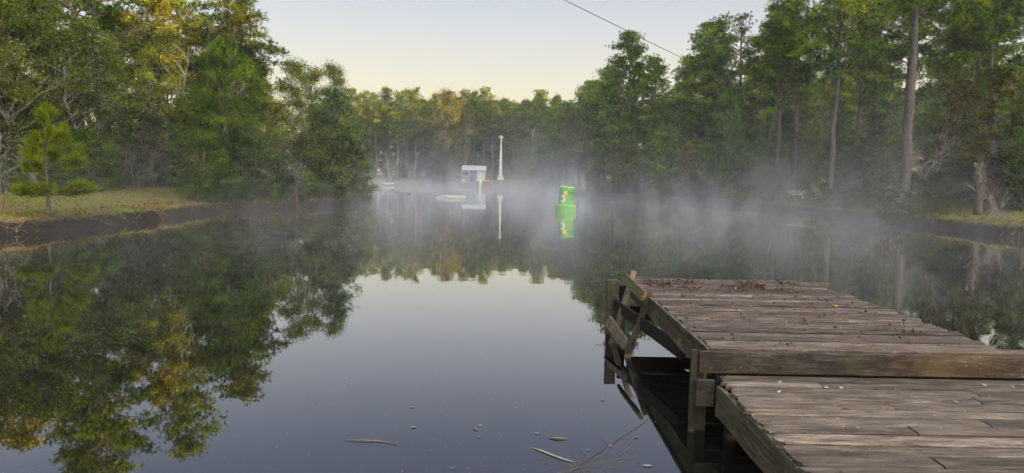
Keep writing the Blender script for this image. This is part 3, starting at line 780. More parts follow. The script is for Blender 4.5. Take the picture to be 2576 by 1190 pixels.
# ---------------------------------------------------------------- the near young pine
def near_pine():
    rng = np.random.default_rng(77)
    base = at_depth(122, 540, 28.3); x, y = base.x, 28.3
    H = at_depth(125, 268, 28.3).z - gz(x, y)
    e = empty('young_pine', (x, y, gz(x, y) - .05), label='small bright green young pine alone on the left lawn', cat='pine tree')
    segs = []; cen = []; dr = []
    tp = [np.array([.02 * math.sin(i), .015 * math.cos(i * 2), H * .93 * i / 10]) for i in range(11)]
    R = np.linspace(.075, .022, 11); R[0] = .10
    for i in range(10): segs.append((tp[i], tp[i + 1], R[i], R[i + 1]))
    def shoot(p, q, r0):
        sg, pts = chain(p, q, r0, .008, 5, rng, .03, -.05); segs.extend(sg)
        d = norm(np.array(q) - np.array(p)); L = np.linalg.norm(np.array(q) - np.array(p))
        n = max(7, int(L * 26))
        for k in range(n):
            t = rng.uniform(.2, 1) ** .6; i = min(int(t * 5), 4); c_ = pts[i] + (pts[i + 1] - pts[i]) * (t * 5 - i)
            cen.append(c_); dr.append(d * 1.0 + [0, 0, .25])
        for _ in range(9): cen.append(pts[-1]); dr.append(d + [0, 0, .5])
    # the whorls seen in the picture: height share, reach, and how many arms; arms to the right are longer
    for hf, reach, n, lift in ((.22, 1.2, 6, .12), (.23, .7, 6, .25), (.40, 1.0, 5, .38), (.50, .85, 5, .5), (.62, .68, 5, .7), (.74, .46, 5, .9), (.86, .30, 4, 1.1)):
        for k in range(n):
            a_ = k * 2 * pi / n + rng.uniform(-.3, .3) + hf * 9
            rr = reach * (1 + .35 * cos(a_)) * rng.uniform(.8, 1.15)
            i = min(int(hf / .93 * 10), 9); p0 = tp[i]
            shoot(p0, p0 + np.array([cos(a_) * rr, sin(a_) * rr, rr * lift]), .016)
            for _ in range(2 if rr > .6 else 1):
                b = a_ + rng.uniform(-.6, .6); s_ = rng.uniform(.45, .65); m_ = p0 + np.array([cos(a_) * rr, sin(a_) * rr, rr * lift]) * s_
                shoot(m_, m_ + np.array([cos(b), sin(b), lift + .25]) * rr * .42, .01)
    shoot(tp[10] - np.array([0, 0, .1]), tp[10] + np.array([0, 0, H * .06]), .02)
    V, F, tone = needles(np.array(cen), norm(np.array(dr)), rng, 14, .34, .014, .40)
    c_ = link('crown', mesh('near_pine_crown', V, F, NEEDLE, tone), e); c_.color = (.13, .19, .012, 1)
    Vt, Ft = tubes(segs, 8); link('trunk', mesh('near_pine_trunk', Vt, Ft, BARK_PINE, smooth=True), e)
near_pine()

# ---------------------------------------------------------------- white flowering groundsel bush, dead palm
def flower_bush():
    g = at_depth(2240, 540, 43.5); x = g.x; y = 43.5
    e = empty('flowering_bush', (x, y, gz(x, y) - .1), label='bush covered in small white tufts of flower at the right bank', cat='shrub')
    p = P['shrubB']; h = at_depth(2240, 470, y).z - gz(x, y); k = h / 4
    o = link('stems', p['trunk'], e); o.scale = (k, k, k); o = link('foliage', p['crown'], e); o.scale = (k, k, k); o.color = (.06, .07, .04, 1)
    rng = np.random.default_rng(8)
    n = 170; u = rng.uniform(0, 1, n); a_ = rng.uniform(0, 2 * pi, n)
    zz = h * (.42 + .62 * u); rr = 1.15 * k * 2 * np.sqrt(np.clip(1.05 - u, 0, 1)) * rng.uniform(.55, 1.0, n)
    c_ = np.stack([np.cos(a_) * rr * .8, np.sin(a_) * rr * .8, zz], 1)
    c_ = np.repeat(c_, 16, 0) + rng.normal(0, .055, (n * 16, 3))
    V, F = leaves(c_, rng, .055, .8)
    m = plain('flower_white', (.20, .195, .17), .8, .2)
    link('blossom', mesh('blossom', V, F, m), e)
flower_bush()

def palm():
    g = at_depth(2458, 538, 41.0); x, y = g.x, 41.0; z0 = gz(x, y)
    H = at_depth(2455, 415, y).z - z0
    e = empty('dead_palm', (x, y, z0 - .05), label='dead palm trunk with shaggy crossed leaf stubs and no crown', cat='palm tree')
    mb = MB(); mb.tube([(0, 0, 0), (.02, 0, H * .3), (0, 0, H * .6), (-.05, 0, H)], [.25, .2, .2, .15], 14); mb.build('trunk', BARK_DARK, e, True)
    rng = random.Random(4)
    m = plain('palm_stub', (.12, .105, .09), .9, .4, 9)
    sb = MB()
    for i in range(64):
        z = H * (.30 + .70 * i / 64); a_ = i * 2.4; r = .19 - .05 * i / 64; L = rng.uniform(.18, .34)
        p = Vector((cos(a_) * r, sin(a_) * r, z)); q = p + Vector((cos(a_) * .16, sin(a_) * .16, L)) + Vector((-sin(a_), cos(a_), 0)) * rng.choice([-.12, .12])
        sb.bar(p, q, rng.uniform(.07, .11), .025, (cos(a_), sin(a_), 0))
    sb.build('leaf_stubs', m, e)
    sp = MB(); sp.tube([(.02, 0, H - .1), (.06, 0, H + .45)], [.03, .012], 6); sp.build('spike', m, e)
    ar = MB(); ar.tube([(-.15, 0, H * .48), (-.4, -.05, H * .55), (-.62, -.05, H * .58)], [.08, .06, .05], 8); ar.build('side_stub', m, e, True)
palm()

# ---------------------------------------------------------------- ground cover
def scatter_grass(name, polys, n, hgt, wid, seed, mat_, dmin=.6, dmax=60, keep=None, per=1, droop=.4):
    rng = np.random.default_rng(seed); pts = []
    for (x0, x1, y0, y1), w in polys:
        k = int(n * w); pts.append(np.stack([rng.uniform(x0, x1, k), rng.uniform(y0, y1, k)], 1))
    pts = np.concatenate(pts); d = shore_dist(pts[:, 0], pts[:, 1]); pts = pts[(d > dmin) & (d < dmax)]
    if keep is not None: pts = pts[keep(pts)]
    pts = np.repeat(pts, per, 0) + rng.normal(0, .05, (len(pts) * per, 2))
    z = ground_z(pts[:, 0], pts[:, 1]); k = len(pts)
    a_ = rng.uniform(0, 2 * pi, k); h = hgt * rng.uniform(.5, 1.3, k); w = wid * rng.uniform(.6, 1.3, k)
    lean = rng.normal(0, droop, (k, 2)) * h[:, None]
    b = np.stack([pts[:, 0], pts[:, 1], z - .02], 1); s = np.stack([np.cos(a_) * w / 2, np.sin(a_) * w / 2, np.zeros(k)], 1)
    t = b + np.stack([lean[:, 0], lean[:, 1], h], 1)
    V = np.stack([b - s, b + s, t], 1).reshape(-1, 3)
    me = mesh(name, V, np.arange(k * 3).reshape(-1, 3), mat_, rng.uniform(0, 1, k))
    return link(name, me)
lf = [((-45, -16.5, 14, 62), 1.0)]; rt = [((21, 45, 28, 72), .8)]
o = setp(scatter_grass('lawn_grass', lf + rt, 150000, .075, .018, 1, LEAF, .5, keep=lambda p: fbm(p[:, 0] * .5, p[:, 1] * 1.1, 33) > .40), 'short patchy grass on both banks', kind='stuff'); o.color = (.09, .12, .013, 1)
o = setp(scatter_grass('dry_grass', [((-26, -11, 14, 70), 1.0), ((8, 30, 26, 95), 1.0)], 60000, .20, .016, 2, LEAF, .25, 1.7, droop=.7), 'dry brown grass fringing the eroded banks', kind='stuff'); o.color = (.11, .075, .035, 1)
o = setp(scatter_grass('bank_weeds', [((9, 30, 40, 100), 1.2), ((-16, -10, 46, 66), .5)], 30000, .55, .03, 3, LEAF, .3, 4.0, droop=.5), 'weeds and sedge at the foot of the shrubs', kind='stuff'); o.color = (.07, .075, .03, 1)
o = setp(scatter_grass('bank_grass', [((-22, -10, 14, 66), 1.0), ((8, 30, 26, 92), 1.0)], 90000, .24, .02, 9, LEAF, .15, 1.1, keep=lambda p: fbm(p[:, 0] * 1.4, p[:, 1] * 1.4, 61) > .47, droop=.8), 'ragged grass tufts hanging over the edge of the eroded banks', kind='stuff'); o.color = (.10, .12, .025, 1)
def flecks():
    rng = np.random.default_rng(6); n = 15000
    p = np.stack([np.concatenate([rng.uniform(-40, -16.5, n), rng.uniform(21, 40, n // 2)]), np.concatenate([rng.uniform(16, 58, n), rng.uniform(28, 68, n // 2)])], 1)
    p = p[shore_dist(p[:, 0], p[:, 1]) > .2]; c_ = np.column_stack([p, ground_z(p[:, 0], p[:, 1]) + .03])
    V, F = leaves(c_, rng, .075, .7, 2.0)
    o = link('fallen_leaves', mesh('ground_leaves', V, F, LEAF, rng.uniform(0, 1, len(F)) ** 1.6)); o.color = (.15, .10, .06, 1); setp(o, 'brown fallen leaves scattered over both lawns', kind='stuff')
flecks()
def roots():
    rng = np.random.default_rng(12); segs = []
    for i in range(230):
        y = rng.uniform(16, 64) if i % 3 else rng.uniform(28, 66); side = -1 if i % 3 else 1
        xx = np.interp(y, [10, 24, 30, 35, 41, 46.5, 53, 59.5, 64], [-17, -17.6, -17.2, -17.6, -18.1, -15.4, -13.4, -11.9, -14]) if side < 0 else np.interp(y, [10, 32, 48, 63, 68], [20, 23, 24, 21.5, 20.5])
        x = xx + side * rng.uniform(.2, 1.0); z = gz(x, y) + .03; L = rng.uniform(.3, 1.2)
        q = (x - side * rng.uniform(.1, .7), y + rng.normal(0, L), max(-.05, z - rng.uniform(.1, .5)))
        sg, _ = chain((x, y, z), q, .022, .006, 4, rng, .1); segs += sg
    V, F = tubes(segs, 5); o = link('root_debris', mesh('roots', V, F, BARK_DARK, smooth=True)); setp(o, 'tangled dark roots and sticks along the eroded banks', kind='stuff')
roots()
# ---------------------------------------------------------------- wooden dock
def wood_mat(name, tones, green=.25, dark=.4, axis='X', gscale=1.0, line=.75, thr=.52):
    """weathered board: grain along AXIS, each board its own tone, black rot and green algae in patches"""
    m = NT(name); v = m.coord(); oi = m.n('ShaderNodeObjectInfo')
    off = m.n('ShaderNodeVectorMath', operation='SCALE'); cmb = m.n('ShaderNodeCombineXYZ')
    for i in range(3): m.l(oi.outputs['Random'], cmb.inputs[i])
    m.l(cmb.outputs[0], off.inputs[0]); off.inputs['Scale'].default_value = 37.0
    ad = m.n('ShaderNodeVectorMath', operation='ADD'); m.l(v, ad.inputs[0]); m.l(off.outputs[0], ad.inputs[1]); v = ad.outputs[0]
    st = {'X': (2.2, 22, 22), 'Y': (22, 1.0, 22), 'Z': (22, 22, 1.0)}[axis]; st2 = {'X': (1.5, 7, 7), 'Y': (5, .8, 5), 'Z': (5, 5, .8)}[axis]
    g = m.noise(m.map(v, st), 1.6 * gscale, 7, .72, .25); g2 = m.noise(m.map(v, st2), 1.3, 5, .65)
    fine = m.noise(m.map(v, tuple(q * 3 for q in st)), 2.0, 4, .7)
    c = m.ramp(m.math('ADD', m.math('MULTIPLY', g, .6), m.math('MULTIPLY', g2, .4)), [(.37, tones[0]), (.46, tones[1]), (.54, tones[2]), (.70, tones[3])])
    r = oi.outputs['Random']
    c = m.mix(m.ramp(r, [(0, .0), (1, .7)]), c, m.mix(g2, tuple(tones[1][k] * .6 for k in range(3)), tuple(tones[2][k] * .8 for k in range(3))))
    c = m.mix(m.ramp(fine, [(.40, line), (.48, 0)]), c, (.022, .018, .016))
    blot = m.noise(m.map(v, tuple(q ** .5 for q in st2)), 3.2, 7, .75)
    c = m.mix(m.ramp(blot, [(thr, 0), (thr + .13, min(1, dark * 1.6))]), c, (.016, .014, .012))
    c = m.mix(m.ramp(m.noise(v, 2.3, 6, .7), [(.50, 0), (.68, green)]), c, (.075, .085, .03))
    c = m.mix(m.ramp(m.noise(v, 24, 4, .6), [(.66, 0), (.72, .7)]), c, (.30, .27, .23))
    vo = m.n('ShaderNodeTexVoronoi'); m.l(m.map(v, tuple({'X': (1, 2.4, 1), 'Y': (2.4, 1, 2.4), 'Z': (2.4, 2.4, 1)}[axis])), vo.inputs['Vector']); vo.inputs['Scale'].default_value = 1.6
    c = m.mix(m.ramp(vo.outputs['Distance'], [(.035, .9), (.075, 0)]), c, (.012, .009, .007))
    c = m.mix(1.0, c, m.ramp(m.math('FRACT', m.math('MULTIPLY', r, 7.31)), [(0, .55), (.5, .95), (1, 1.45)]), 'MULTIPLY')
    h = m.math('ADD', m.math('MULTIPLY', g, 1.0), m.math('MULTIPLY', fine, .6))
    m.pbr(c, .82, m.bump(h, .9, .006), spec=.25)
    return m.m
T_UP = [(.007, .005, .005), (.048, .032, .027), (.112, .082, .070), (.36, .33, .30)]
T_LO = [(.008, .006, .005), (.056, .042, .033), (.122, .096, .077), (.31, .265, .215)]
T_GR = [(.010, .009, .006), (.042, .037, .022), (.085, .077, .044), (.21, .195, .12)]
W_UP = wood_mat('upper_deck_wood', T_UP, .25, .38); W_LO = wood_mat('lower_deck_wood', T_LO, .06, .15, line=.45)
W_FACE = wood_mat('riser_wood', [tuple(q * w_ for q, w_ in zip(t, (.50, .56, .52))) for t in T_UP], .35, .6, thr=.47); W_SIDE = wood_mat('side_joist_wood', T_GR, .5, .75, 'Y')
W_SHADE = wood_mat('shaded_brace_wood', [tuple(q * .14 for q in t) for t in T_GR], .05, .5, 'Y')  # grey wood tones darkened to put the shade under the dock into the colour
W_POST = wood_mat('post_wood', [tuple(q * .8 for q in t) for t in T_GR], .6, .25, 'Z'); W_LAD = wood_mat('ladder_wood', T_LO, .45, .25, 'Z'); W_LADX = wood_mat('ladder_board_wood', [tuple(q * 1.7 for q in t) for t in T_GR], .9, .2, 'Y')

dk = empty('wooden_dock', (3.3, 8.8, 0), label='old grey wooden dock with a raised far platform and lower near boards', cat='dock')
drng = np.random.default_rng(3); dr_ = random.Random(9)
def plank(x0, x1, y0, y1, z0, z1, mat_, name='plank', fray0=0.0, fray1=0.0, warp=.004, parent=dk):
    """a worn board along X with uneven edges, a slight cup and split ends"""
    L = x1 - x0; n = max(10, int(L / .045)); w = y1 - y0
    t = np.linspace(0, 1, n + 1); x = x0 + t * L
    k = drng.uniform(0, 100)
    e0 = y0 + (fbm(x * 3.1 + k, x * 0 + k, 5) - .47) * .010; e1 = y1 + (fbm(x * 3.3 + k, x * 0 + k + 9, 6) - .47) * .010
    # the last centimetres of a frayed end are eaten away unevenly
    zt = z1 + (fbm(x * 1.3 + k, x * 0, 7) - .47) * warp * 2
    rows = []
    m_ = 7
    fr0 = fray0 * fbm(np.arange(m_) * .55 + k, np.zeros(m_), 11) * 2; fr1 = fray1 * fbm(np.arange(m_) * 1.3 + k + 50, np.zeros(m_), 12) * 2
    top = np.zeros((n + 1, m_, 3)); bot = np.zeros((n + 1, m_, 3))
    for j in range(m_):
        s = j / (m_ - 1); ed = .009 if j in (0, m_ - 1) else 0
        yy = e0 + (e1 - e0) * s; xx = x.copy(); a = np.clip(1 - (xx - x0) / .25, 0, 1); b = np.clip(1 - (x1 - xx) / .25, 0, 1)
        xx = xx + a * fr0[j] - b * fr1[j]
        zz = zt - ed - .003 * (1 - (2 * s - 1) ** 2) * (1 if k > 50 else -.5) - (a ** 3) * fray0 * .12 * abs(np.sin(j * 2 + k))
        top[:, j] = np.stack([xx, yy, zz], 1); bot[:, j] = np.stack([xx, yy, np.full(n + 1, z0)], 1)
    V = np.concatenate([top.reshape(-1, 3), bot.reshape(-1, 3)]); N = (n + 1) * m_
    i, j = np.meshgrid(np.arange(n), np.arange(m_ - 1), indexing='ij'); a = (i * m_ + j).ravel()
    F = [np.stack([a, a + m_, a + m_ + 1, a + 1], 1), np.stack([a + N, a + 1 + N, a + m_ + 1 + N, a + m_ + N], 1)]
    i = np.arange(n) * m_; F.append(np.stack([i, i + N, i + m_ + N, i + m_], 1)); i2 = i + m_ - 1; F.append(np.stack([i2, i2 + m_, i2 + m_ + N, i2 + N], 1))
    j = np.arange(m_ - 1); F.append(np.stack([j, j + 1, j + 1 + N, j + N], 1)); j2 = j + n * m_; F.append(np.stack([j2, j2 + N, j2 + 1 + N, j2 + 1], 1))
    c_ = V.mean(0); me = mesh(name, V - c_, np.concatenate(F), mat_, smooth=False)
    return link(name, me, parent, Vector(c_) - (parent.location if parent is dk else Vector((0, 0, 0))))

# upper platform: boards laid across, a little unevenly
UZ = .80; LZ = .57
y = 6.70
nb = 0
while y < 11.42:
    w = dr_.uniform(.155, .195); gap = dr_.choice([.010, .014, .020, .028, .040])
    far_ = y + w > 11.35
    xl = 1.90 + dr_.uniform(-.015, .02) + (.02 if not far_ else .05); xr = 4.87 + dr_.uniform(-.05, .05)
    if y < 6.72: xr = 5.25
    if far_: xr = 4.62
    plank(xl, xr, y, y + w, UZ - .038, UZ + dr_.uniform(-.006, .006), W_UP, fray0=.012, fray1=.02)
    y += w + gap
# lower deck
y = 6.585
row = 0
while y > 1.2:
    w = dr_.uniform(.165, .20); gap = dr_.choice([.008, .012, .018, .026])
    y0 = y - w
    jag = dr_.choice([0, 0, .01, .03])
    xl = 1.855 + jag * 1.2
    if row == 0: xl = 1.93
    cuts = [xl, dr_.uniform(2.7, 3.3) if row % 3 == 1 else dr_.uniform(3.5, 4.6), 6.6]
    if row in (0, 5): cuts = [xl, 6.6]
    z = LZ + dr_.uniform(-.005, .004)
    for a, b in zip(cuts[:-1], cuts[1:]):
        plank(a, b - .004, y0, y, LZ - .04, z + dr_.uniform(-.002, .002), W_LO, fray0=.075 if a == xl else .004, fray1=.004)
    y = y0 - gap; row += 1

# riser between the two levels: one wide board, with a narrow one under it
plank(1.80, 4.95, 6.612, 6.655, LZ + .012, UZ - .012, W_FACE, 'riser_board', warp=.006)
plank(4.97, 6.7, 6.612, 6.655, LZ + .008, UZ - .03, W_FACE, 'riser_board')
def bx(name, a, b, mat_, parent=dk, bev=.006, jit=.003):
    c_ = (Vector(a) + Vector(b)) / 2
    mb = MB(); mb.box(tuple(Vector(a) - c_), tuple(Vector(b) - c_), jit, dr_)
    return mb.build(name, mat_, parent, bevel=bev, loc=c_ - dk.location)
def joist(name, x0, x1, ya, yb, z0, z1, mat_, rag=.0):
    """a long board along Y, its outer face and lower edge worn uneven"""
    n = int((yb - ya) / .05); y_ = np.linspace(ya, yb, n + 1); k = drng.uniform(0, 50); nz = 5
    V = []; 
    for side in (0, 1):
        for q in range(nz):
            s = q / (nz - 1); wob = (fbm(y_ * 4 + k, np.full(n + 1, q * 1.7 + side * 7), 21) - .47) * .014
            zz = z0 + (z1 - z0) * s + ((fbm(y_ * 3.5 + k, y_ * 0 + q, 22) - .47) * rag * (1 if q in (0, nz - 1) else .2))
            V.append(np.stack([(x0 if side == 0 else x1) + (wob if side == 0 else -wob * .3), y_, zz], 1))
    V = np.stack(V); M = n + 1; idx = np.arange(2 * nz * M).reshape(2, nz, M); F = []
    for side in (0, 1):
        a = idx[side]; q = np.stack([a[:-1, :-1], a[:-1, 1:], a[1:, 1:], a[1:, :-1]], -1).reshape(-1, 4); F.append(q if side else q[:, ::-1])
    for e in (0, nz - 1): F.append(np.stack([idx[0, e, :-1], idx[1, e, :-1], idx[1, e, 1:], idx[0, e, 1:]], -1))
    for e in (0, M - 1): F.append(np.stack([idx[0, :-1, e], idx[0, 1:, e], idx[1, 1:, e], idx[1, :-1, e]], -1))
    V = V.reshape(-1, 3); c_ = V.mean(0)
    return link(name, mesh(name, V - c_, np.concatenate(F), mat_), dk, Vector(c_) - dk.location)
joist('side_joist', 1.925, 1.965, 6.78, 11.38, UZ - .30, UZ - .042, W_SIDE, .02)
joist('side_joist', 1.905, 1.95, 1.2, 6.40, LZ - .33, LZ - .044, W_SIDE, .05)
for xj in (2.9, 3.9, 4.75): joist('inner_joist', xj, xj + .04, 6.7, 11.3, UZ - .25, UZ - .045, W_SIDE)
for xj in (3.0, 4.0, 5.0, 6.0): joist('inner_joist', xj, xj + .04, 1.2, 6.5, LZ - .27, LZ - .045, W_SIDE)
bx('edge_strip', (1.895, 6.72, UZ - .05), (1.93, 11.3, UZ - .004), W_SIDE)
bx('end_beam', (1.9, 11.34, UZ - .27), (4.75, 11.38, UZ - .045), W_FACE)
bx('cross_beam', (1.97, 6.66, LZ - .25), (4.9, 6.695, UZ - .06), W_SHADE)
bx('cross_beam', (1.80, 10.55, .28), (4.7, 10.59, .50), W_SHADE)
# posts
bx('post', (1.722, 6.63, -1.2), (1.786, 6.66, UZ - .004), W_POST)
bx('post', (1.80, 6.668, -1.2), (1.895, 6.76, UZ - .05), W_POST)
bx('nailer_block', (1.765, 6.55, .27), (1.935, 6.61, .525), W_FACE)
bx('post', (2.03, 6.43, -1.2), (2.12, 6.53, LZ - .06), W_SHADE)
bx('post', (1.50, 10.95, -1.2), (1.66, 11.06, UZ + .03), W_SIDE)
bx('post', (1.70, 10.98, -1.2), (1.80, 11.08, UZ - .06), W_SHADE)
bx('post', (4.76, 11.2, -1.2), (4.87, 11.3, UZ - .03), W_POST)
bx('post', (4.90, 6.67, -1.2), (5.0, 6.77, UZ - .05), W_POST)
bx('post', (3.9, 6.72, -1.2), (4.0, 6.82, .50), W_POST)
bx('post', (2.0, 3.0, -1.2), (2.1, 3.1, LZ - .05), W_SHADE)
bx('cleat', (4.78, 11.08, UZ - .05), (5.03, 11.17, UZ + .02), W_LADX)
mb = MB(); mb.bar((1.62, 10.93, .46), (1.99, 8.0, .42), .045, .17); o = mb.build('brace', W_SHADE, dk, bevel=.005, loc=-dk.location)
# broken ladder, leaning on the side of the platform
def bar(name, p, q, w, h, mat_, par, up=(0, 0, 1)):
    c_ = (Vector(p) + Vector(q)) / 2; mb = MB(); mb.bar(Vector(p) - c_, Vector(q) - c_, w, h, up)
    base = dk.location if par is dk else dk.location
    return mb.build(name, mat_, par, bevel=.005, loc=c_ - base)
lad = empty('ladder', (0, 0, 0)); lad.parent = dk
pn0, pn1 = Vector((1.47, 9.40, -.35)), Vector((1.91, 9.66, .86))
pf0, pf1 = Vector((1.36, 10.05, -.35)), Vector((1.89, 10.86, .99))
bar('rail', pn0, pn1, .085, .045, W_LAD, lad, (0, 1, 0)); bar('rail', pf0, pf1, .085, .045, W_LAD, lad, (0, 1, 0))
bar('rung', (1.74, 10.95, .89), (1.80, 9.50, .82), .05, .14, W_LADX, lad, (.5, 0, 1))
bar('rung', (1.45, 10.42, .31), (1.53, 9.30, .21), .05, .15, W_LAD, lad, (.45, 0, 1))

# litter on the dock
def deck_litter():
    rng = np.random.default_rng(21)
    n = 2200; a = np.stack([rng.uniform(2.05, 4.55, n), 10.75 + rng.normal(0, .26, n) + .12 * np.sin(rng.uniform(0, 6, n)), np.zeros(n)], 1)
    a = a[(fbm(a[:, 0] * 3, a[:, 1] * 3, 4) > .42) & (a[:, 1] < 11.3)]
    b = np.stack([rng.uniform(2.0, 4.85, 420), rng.uniform(6.8, 11.3, 420), np.zeros(420)], 1)
    c_ = np.stack([rng.uniform(3.9, 4.7, 120), rng.uniform(7.2, 10, 120), np.zeros(120)], 1); c_ = c_[np.abs(fbm(c_[:, 0] * 4, c_[:, 1] * 4, 8) - .5) > .08]
    p = np.concatenate([a, b, c_]); p[:, 2] = UZ + .008 + rng.uniform(0, .02, len(p))
    V, F = leaves(p, rng, .046, .6, 2.2); V[:, 2] = np.maximum(V[:, 2], UZ + .007)
    q = np.stack([rng.uniform(2.1, 5.5, 26), rng.uniform(3.5, 6.5, 26), np.full(26, LZ + .008)], 1); V2, F2 = leaves(q, rng, .03, .5, 4)
    o = link('leaf_litter', mesh('leaf_litter', np.concatenate([V, V2]), np.concatenate([F, F2 + len(V)]), LEAF, rng.uniform(0, 1, len(F) + len(F2)) ** 1.5))
    o.color = (.085, .066, .045, 1); setp(o, 'dead leaves and bark scraps heaped across the far end of the dock', kind='stuff')
deck_litter()
white = plain('feather_white', (.42, .41, .39), .8, .1)
moss = plain('moss_mat', (.16, .16, .04), .95, .4, 40)
def blob(x, y, z, s, mat_, name, label, cat, group=None, flat=.35, seed=0):
    rg = np.random.default_rng(seed); mb = MB(); prof = [(.15, 0), (.8, .05), (1, .3), (.75, .7), (.3, .95)]
    mb.lathe([(r, z_) for r, z_ in prof], 14); V = np.concatenate(mb.V) * [s, s * .7, s * flat]; V[:, :2] *= 1 + rg.normal(0, .14, (len(V), 1))
    mb.V = [V]; o = mb.build(name, mat_, None, False, loc=(x, y, z), rot=(0, 0, rg.uniform(0, 3))); return setp(o, label, cat, group)
def on_deck(px, py, z):
    r = ray(px, py); return r * ((z - CZ) / r.z) + Vector((0, 0, CZ))
for i, (px, py) in enumerate([(1720, 744), (2100, 770)]):
    p = on_deck(px, py, UZ + .004); blob(p.x, p.y, p.z, .055, moss if i else W_UP, 'bark_scrap', ['curled brown scrap of bark among the leaves on the far dock boards', 'mossy scrap lying on the upper dock boards at right'][i], 'bark', seed=i)
for i, (px, py) in enumerate([(1835, 764), (1886, 771), (1840, 774)]):
    p = on_deck(px, py, UZ + .004); blob(p.x, p.y, p.z, .028, BARK_DARK, 'pine_cone', 'small dark pine cone scale on the upper boards', 'cone', 'dark cones on the upper boards', .6, seed=10 + i)
def feather(px, py, z, L, seed, label):
    p = on_deck(px, py, z + .006); rg = np.random.default_rng(seed); n = 26; a_ = rg.uniform(0, pi)
    segs = []
    for _ in range(n):
        d = np.array([cos(a_ + rg.normal(0, .6)), sin(a_ + rg.normal(0, .6)), rg.uniform(0, .5)]) * L * rg.uniform(.3, 1)
        segs.append((np.zeros(3), d, .0022, .0006))
    V, F = tubes(segs, 3); o = link('feather', mesh('feather', V, F, white), loc=p); setp(o, label, 'feather', 'feathers on the lower boards')
for i, (px, py) in enumerate([(1732, 934), (1963, 963), (1958, 987), (2075, 975), (2120, 976), (2410, 1012), (2480, 970), (2552, 975)]):
    feather(px, py, LZ, .035, i, ['white feather tuft on the post block at the dock step', 'white fluff just under the riser near its left end', 'white fluff on the first lower board', 'small white fluff left of the board joint',
                               'small white fluff right at the first board joint', 'white fluff in the middle of the lower boards at right', 'white fluff near the riser at right', 'white fluff by the right edge of the picture'][i])
# ---------------------------------------------------------------- green can buoy
GRN = plain('buoy_green', (.085, .32, .018), .55, .18, 5, dirt=(.05, .16, .03), dirt_amt=.5)
GRN2 = plain('buoy_green_light', (.22, .50, .16), .5, .08)
TEAL = plain('buoy_teal', (.0, .16, .12), .35, .3, 9); ORG = plain('buoy_orange', (.95, .42, .02), .4, .12, 8)
WHT = plain('painted_white', (.50, .51, .50), .6, .1, 6, dirt=(.2, .19, .17)); DKG = plain('buoy_scratch', (.05, .16, .04), .7, .2)
RED = plain('buoy_red', (.22, .10, .05), .6, .4, 20)
def buoy():
    e = empty('green_buoy', (3.74, 50.6, -.25), label='bright green can buoy with the number 3, floating tilted in the mist', cat='buoy')
    e.rotation_euler = (radians(1.5), radians(3.7), 0)
    mb = MB(); mb.lathe([(.6, -.1), (.73, 0), (.73, .72), (.715, .755)], 28); mb.build('float_collar', GRN, e)
    mb = MB(); mb.lathe([(.725, .757), (.60, .775), (.53, .778)], 28, cap=False); mb.build('collar_top', GRN2, e)
    mb = MB(); mb.lathe([(.53, .74), (.53, 2.0)], 28, cap=False); mb.build('body', GRN, e)
    mb = MB(); mb.lathe([(.535, 1.995), (.537, 2.02), (.50, 2.045), (.05, 2.05)], 28); mb.build('top_rim', GRN2, e)
    def patch(name, u0, u1, z0, z1, mat_, ztop=None):
        """a sheet on the body; u runs -1..1 across the side facing the pond's near end"""
        V = []; F = []; n = 10
        for i in range(n + 1):
            u = u0 + (u1 - u0) * i / n; a_ = -pi / 2 + math.asin(max(-1, min(1, u))); zb = z0 + (ztop(i / n) if ztop else 0)
            for z in (zb, z1): V.append((.537 * cos(a_), .537 * sin(a_), z))
        F = [(2 * i, 2 * i + 2, 2 * i + 3, 2 * i + 1) for i in range(n)]
        mb = MB(); mb.add(V, F); return mb.build(name, mat_, e)
    patch('teal_band', -.98, -.60, 1.56, 1.77, TEAL); patch('orange_square', -.46, -.02, 1.51, 1.77, ORG)
    patch('teal_band', .14, .97, 1.56, 1.77, TEAL, lambda t: .07 * (abs(math.sin(t * 9)) * (t < .8)))
    patch('red_decal', -.93, -.74, 1.02, 1.40, RED)
    def stroke(name, pts, w, mat_):
        V = []; F = []
        for k, (u, z) in enumerate(pts):
            a, b = pts[max(k - 1, 0)], pts[min(k + 1, len(pts) - 1)]; dx, dz = b[0] - a[0], b[1] - a[1]; l = math.hypot(dx, dz) or 1; nx_, nz_ = -dz / l * w, dx / l * w
            for s in (-1, 1):
                uu, zz = u + nx_ * s, z + nz_ * s; a_ = -pi / 2 + math.asin(max(-.99, min(.99, uu / .539))); V.append((.541 * cos(a_), .541 * sin(a_), zz))
        F = [(2 * i, 2 * i + 2, 2 * i + 3, 2 * i + 1) for i in range(len(pts) - 1)]
        mb = MB(); mb.add(V, F); return mb.build(name, mat_, e)
    cx, cz = -.27, 1.22
    pts = [(cx + .085 * cos(t), cz + .095 + .085 * sin(t) * 1.0) for t in np.linspace(radians(160), radians(-80), 14)] + [(cx + .095 * cos(t), cz - .085 + .10 * sin(t)) for t in np.linspace(radians(80), radians(-160), 14)]
    stroke('number_three', [(cx + (u - cx) * 1.2, cz + (z - cz) * 1.15) for u, z in pts], .033, plain('number_white', (.85, .86, .84), .6, .05))
    sc = [[(.10, 1.38), (.16, 1.20)], [(.20, 1.40), (.20, 1.16)], [(.26, 1.36), (.33, 1.12), (.36, 1.34)], [(.42, 1.38), (.40, 1.10)], [(.14, 1.30), (.30, 1.25)]]
    for s_ in sc: stroke('scribble', s_, .008, DKG)
    V = [(.735 * math.sin(a_), -.735 * math.cos(a_), z) for a_, z in ((.25, .35), (.28, .33), (.9, .68), (.88, .70))]
    mb = MB(); mb.add(V, [(0, 1, 2, 3)]); mb.build('scratch', DKG, e)
buoy()

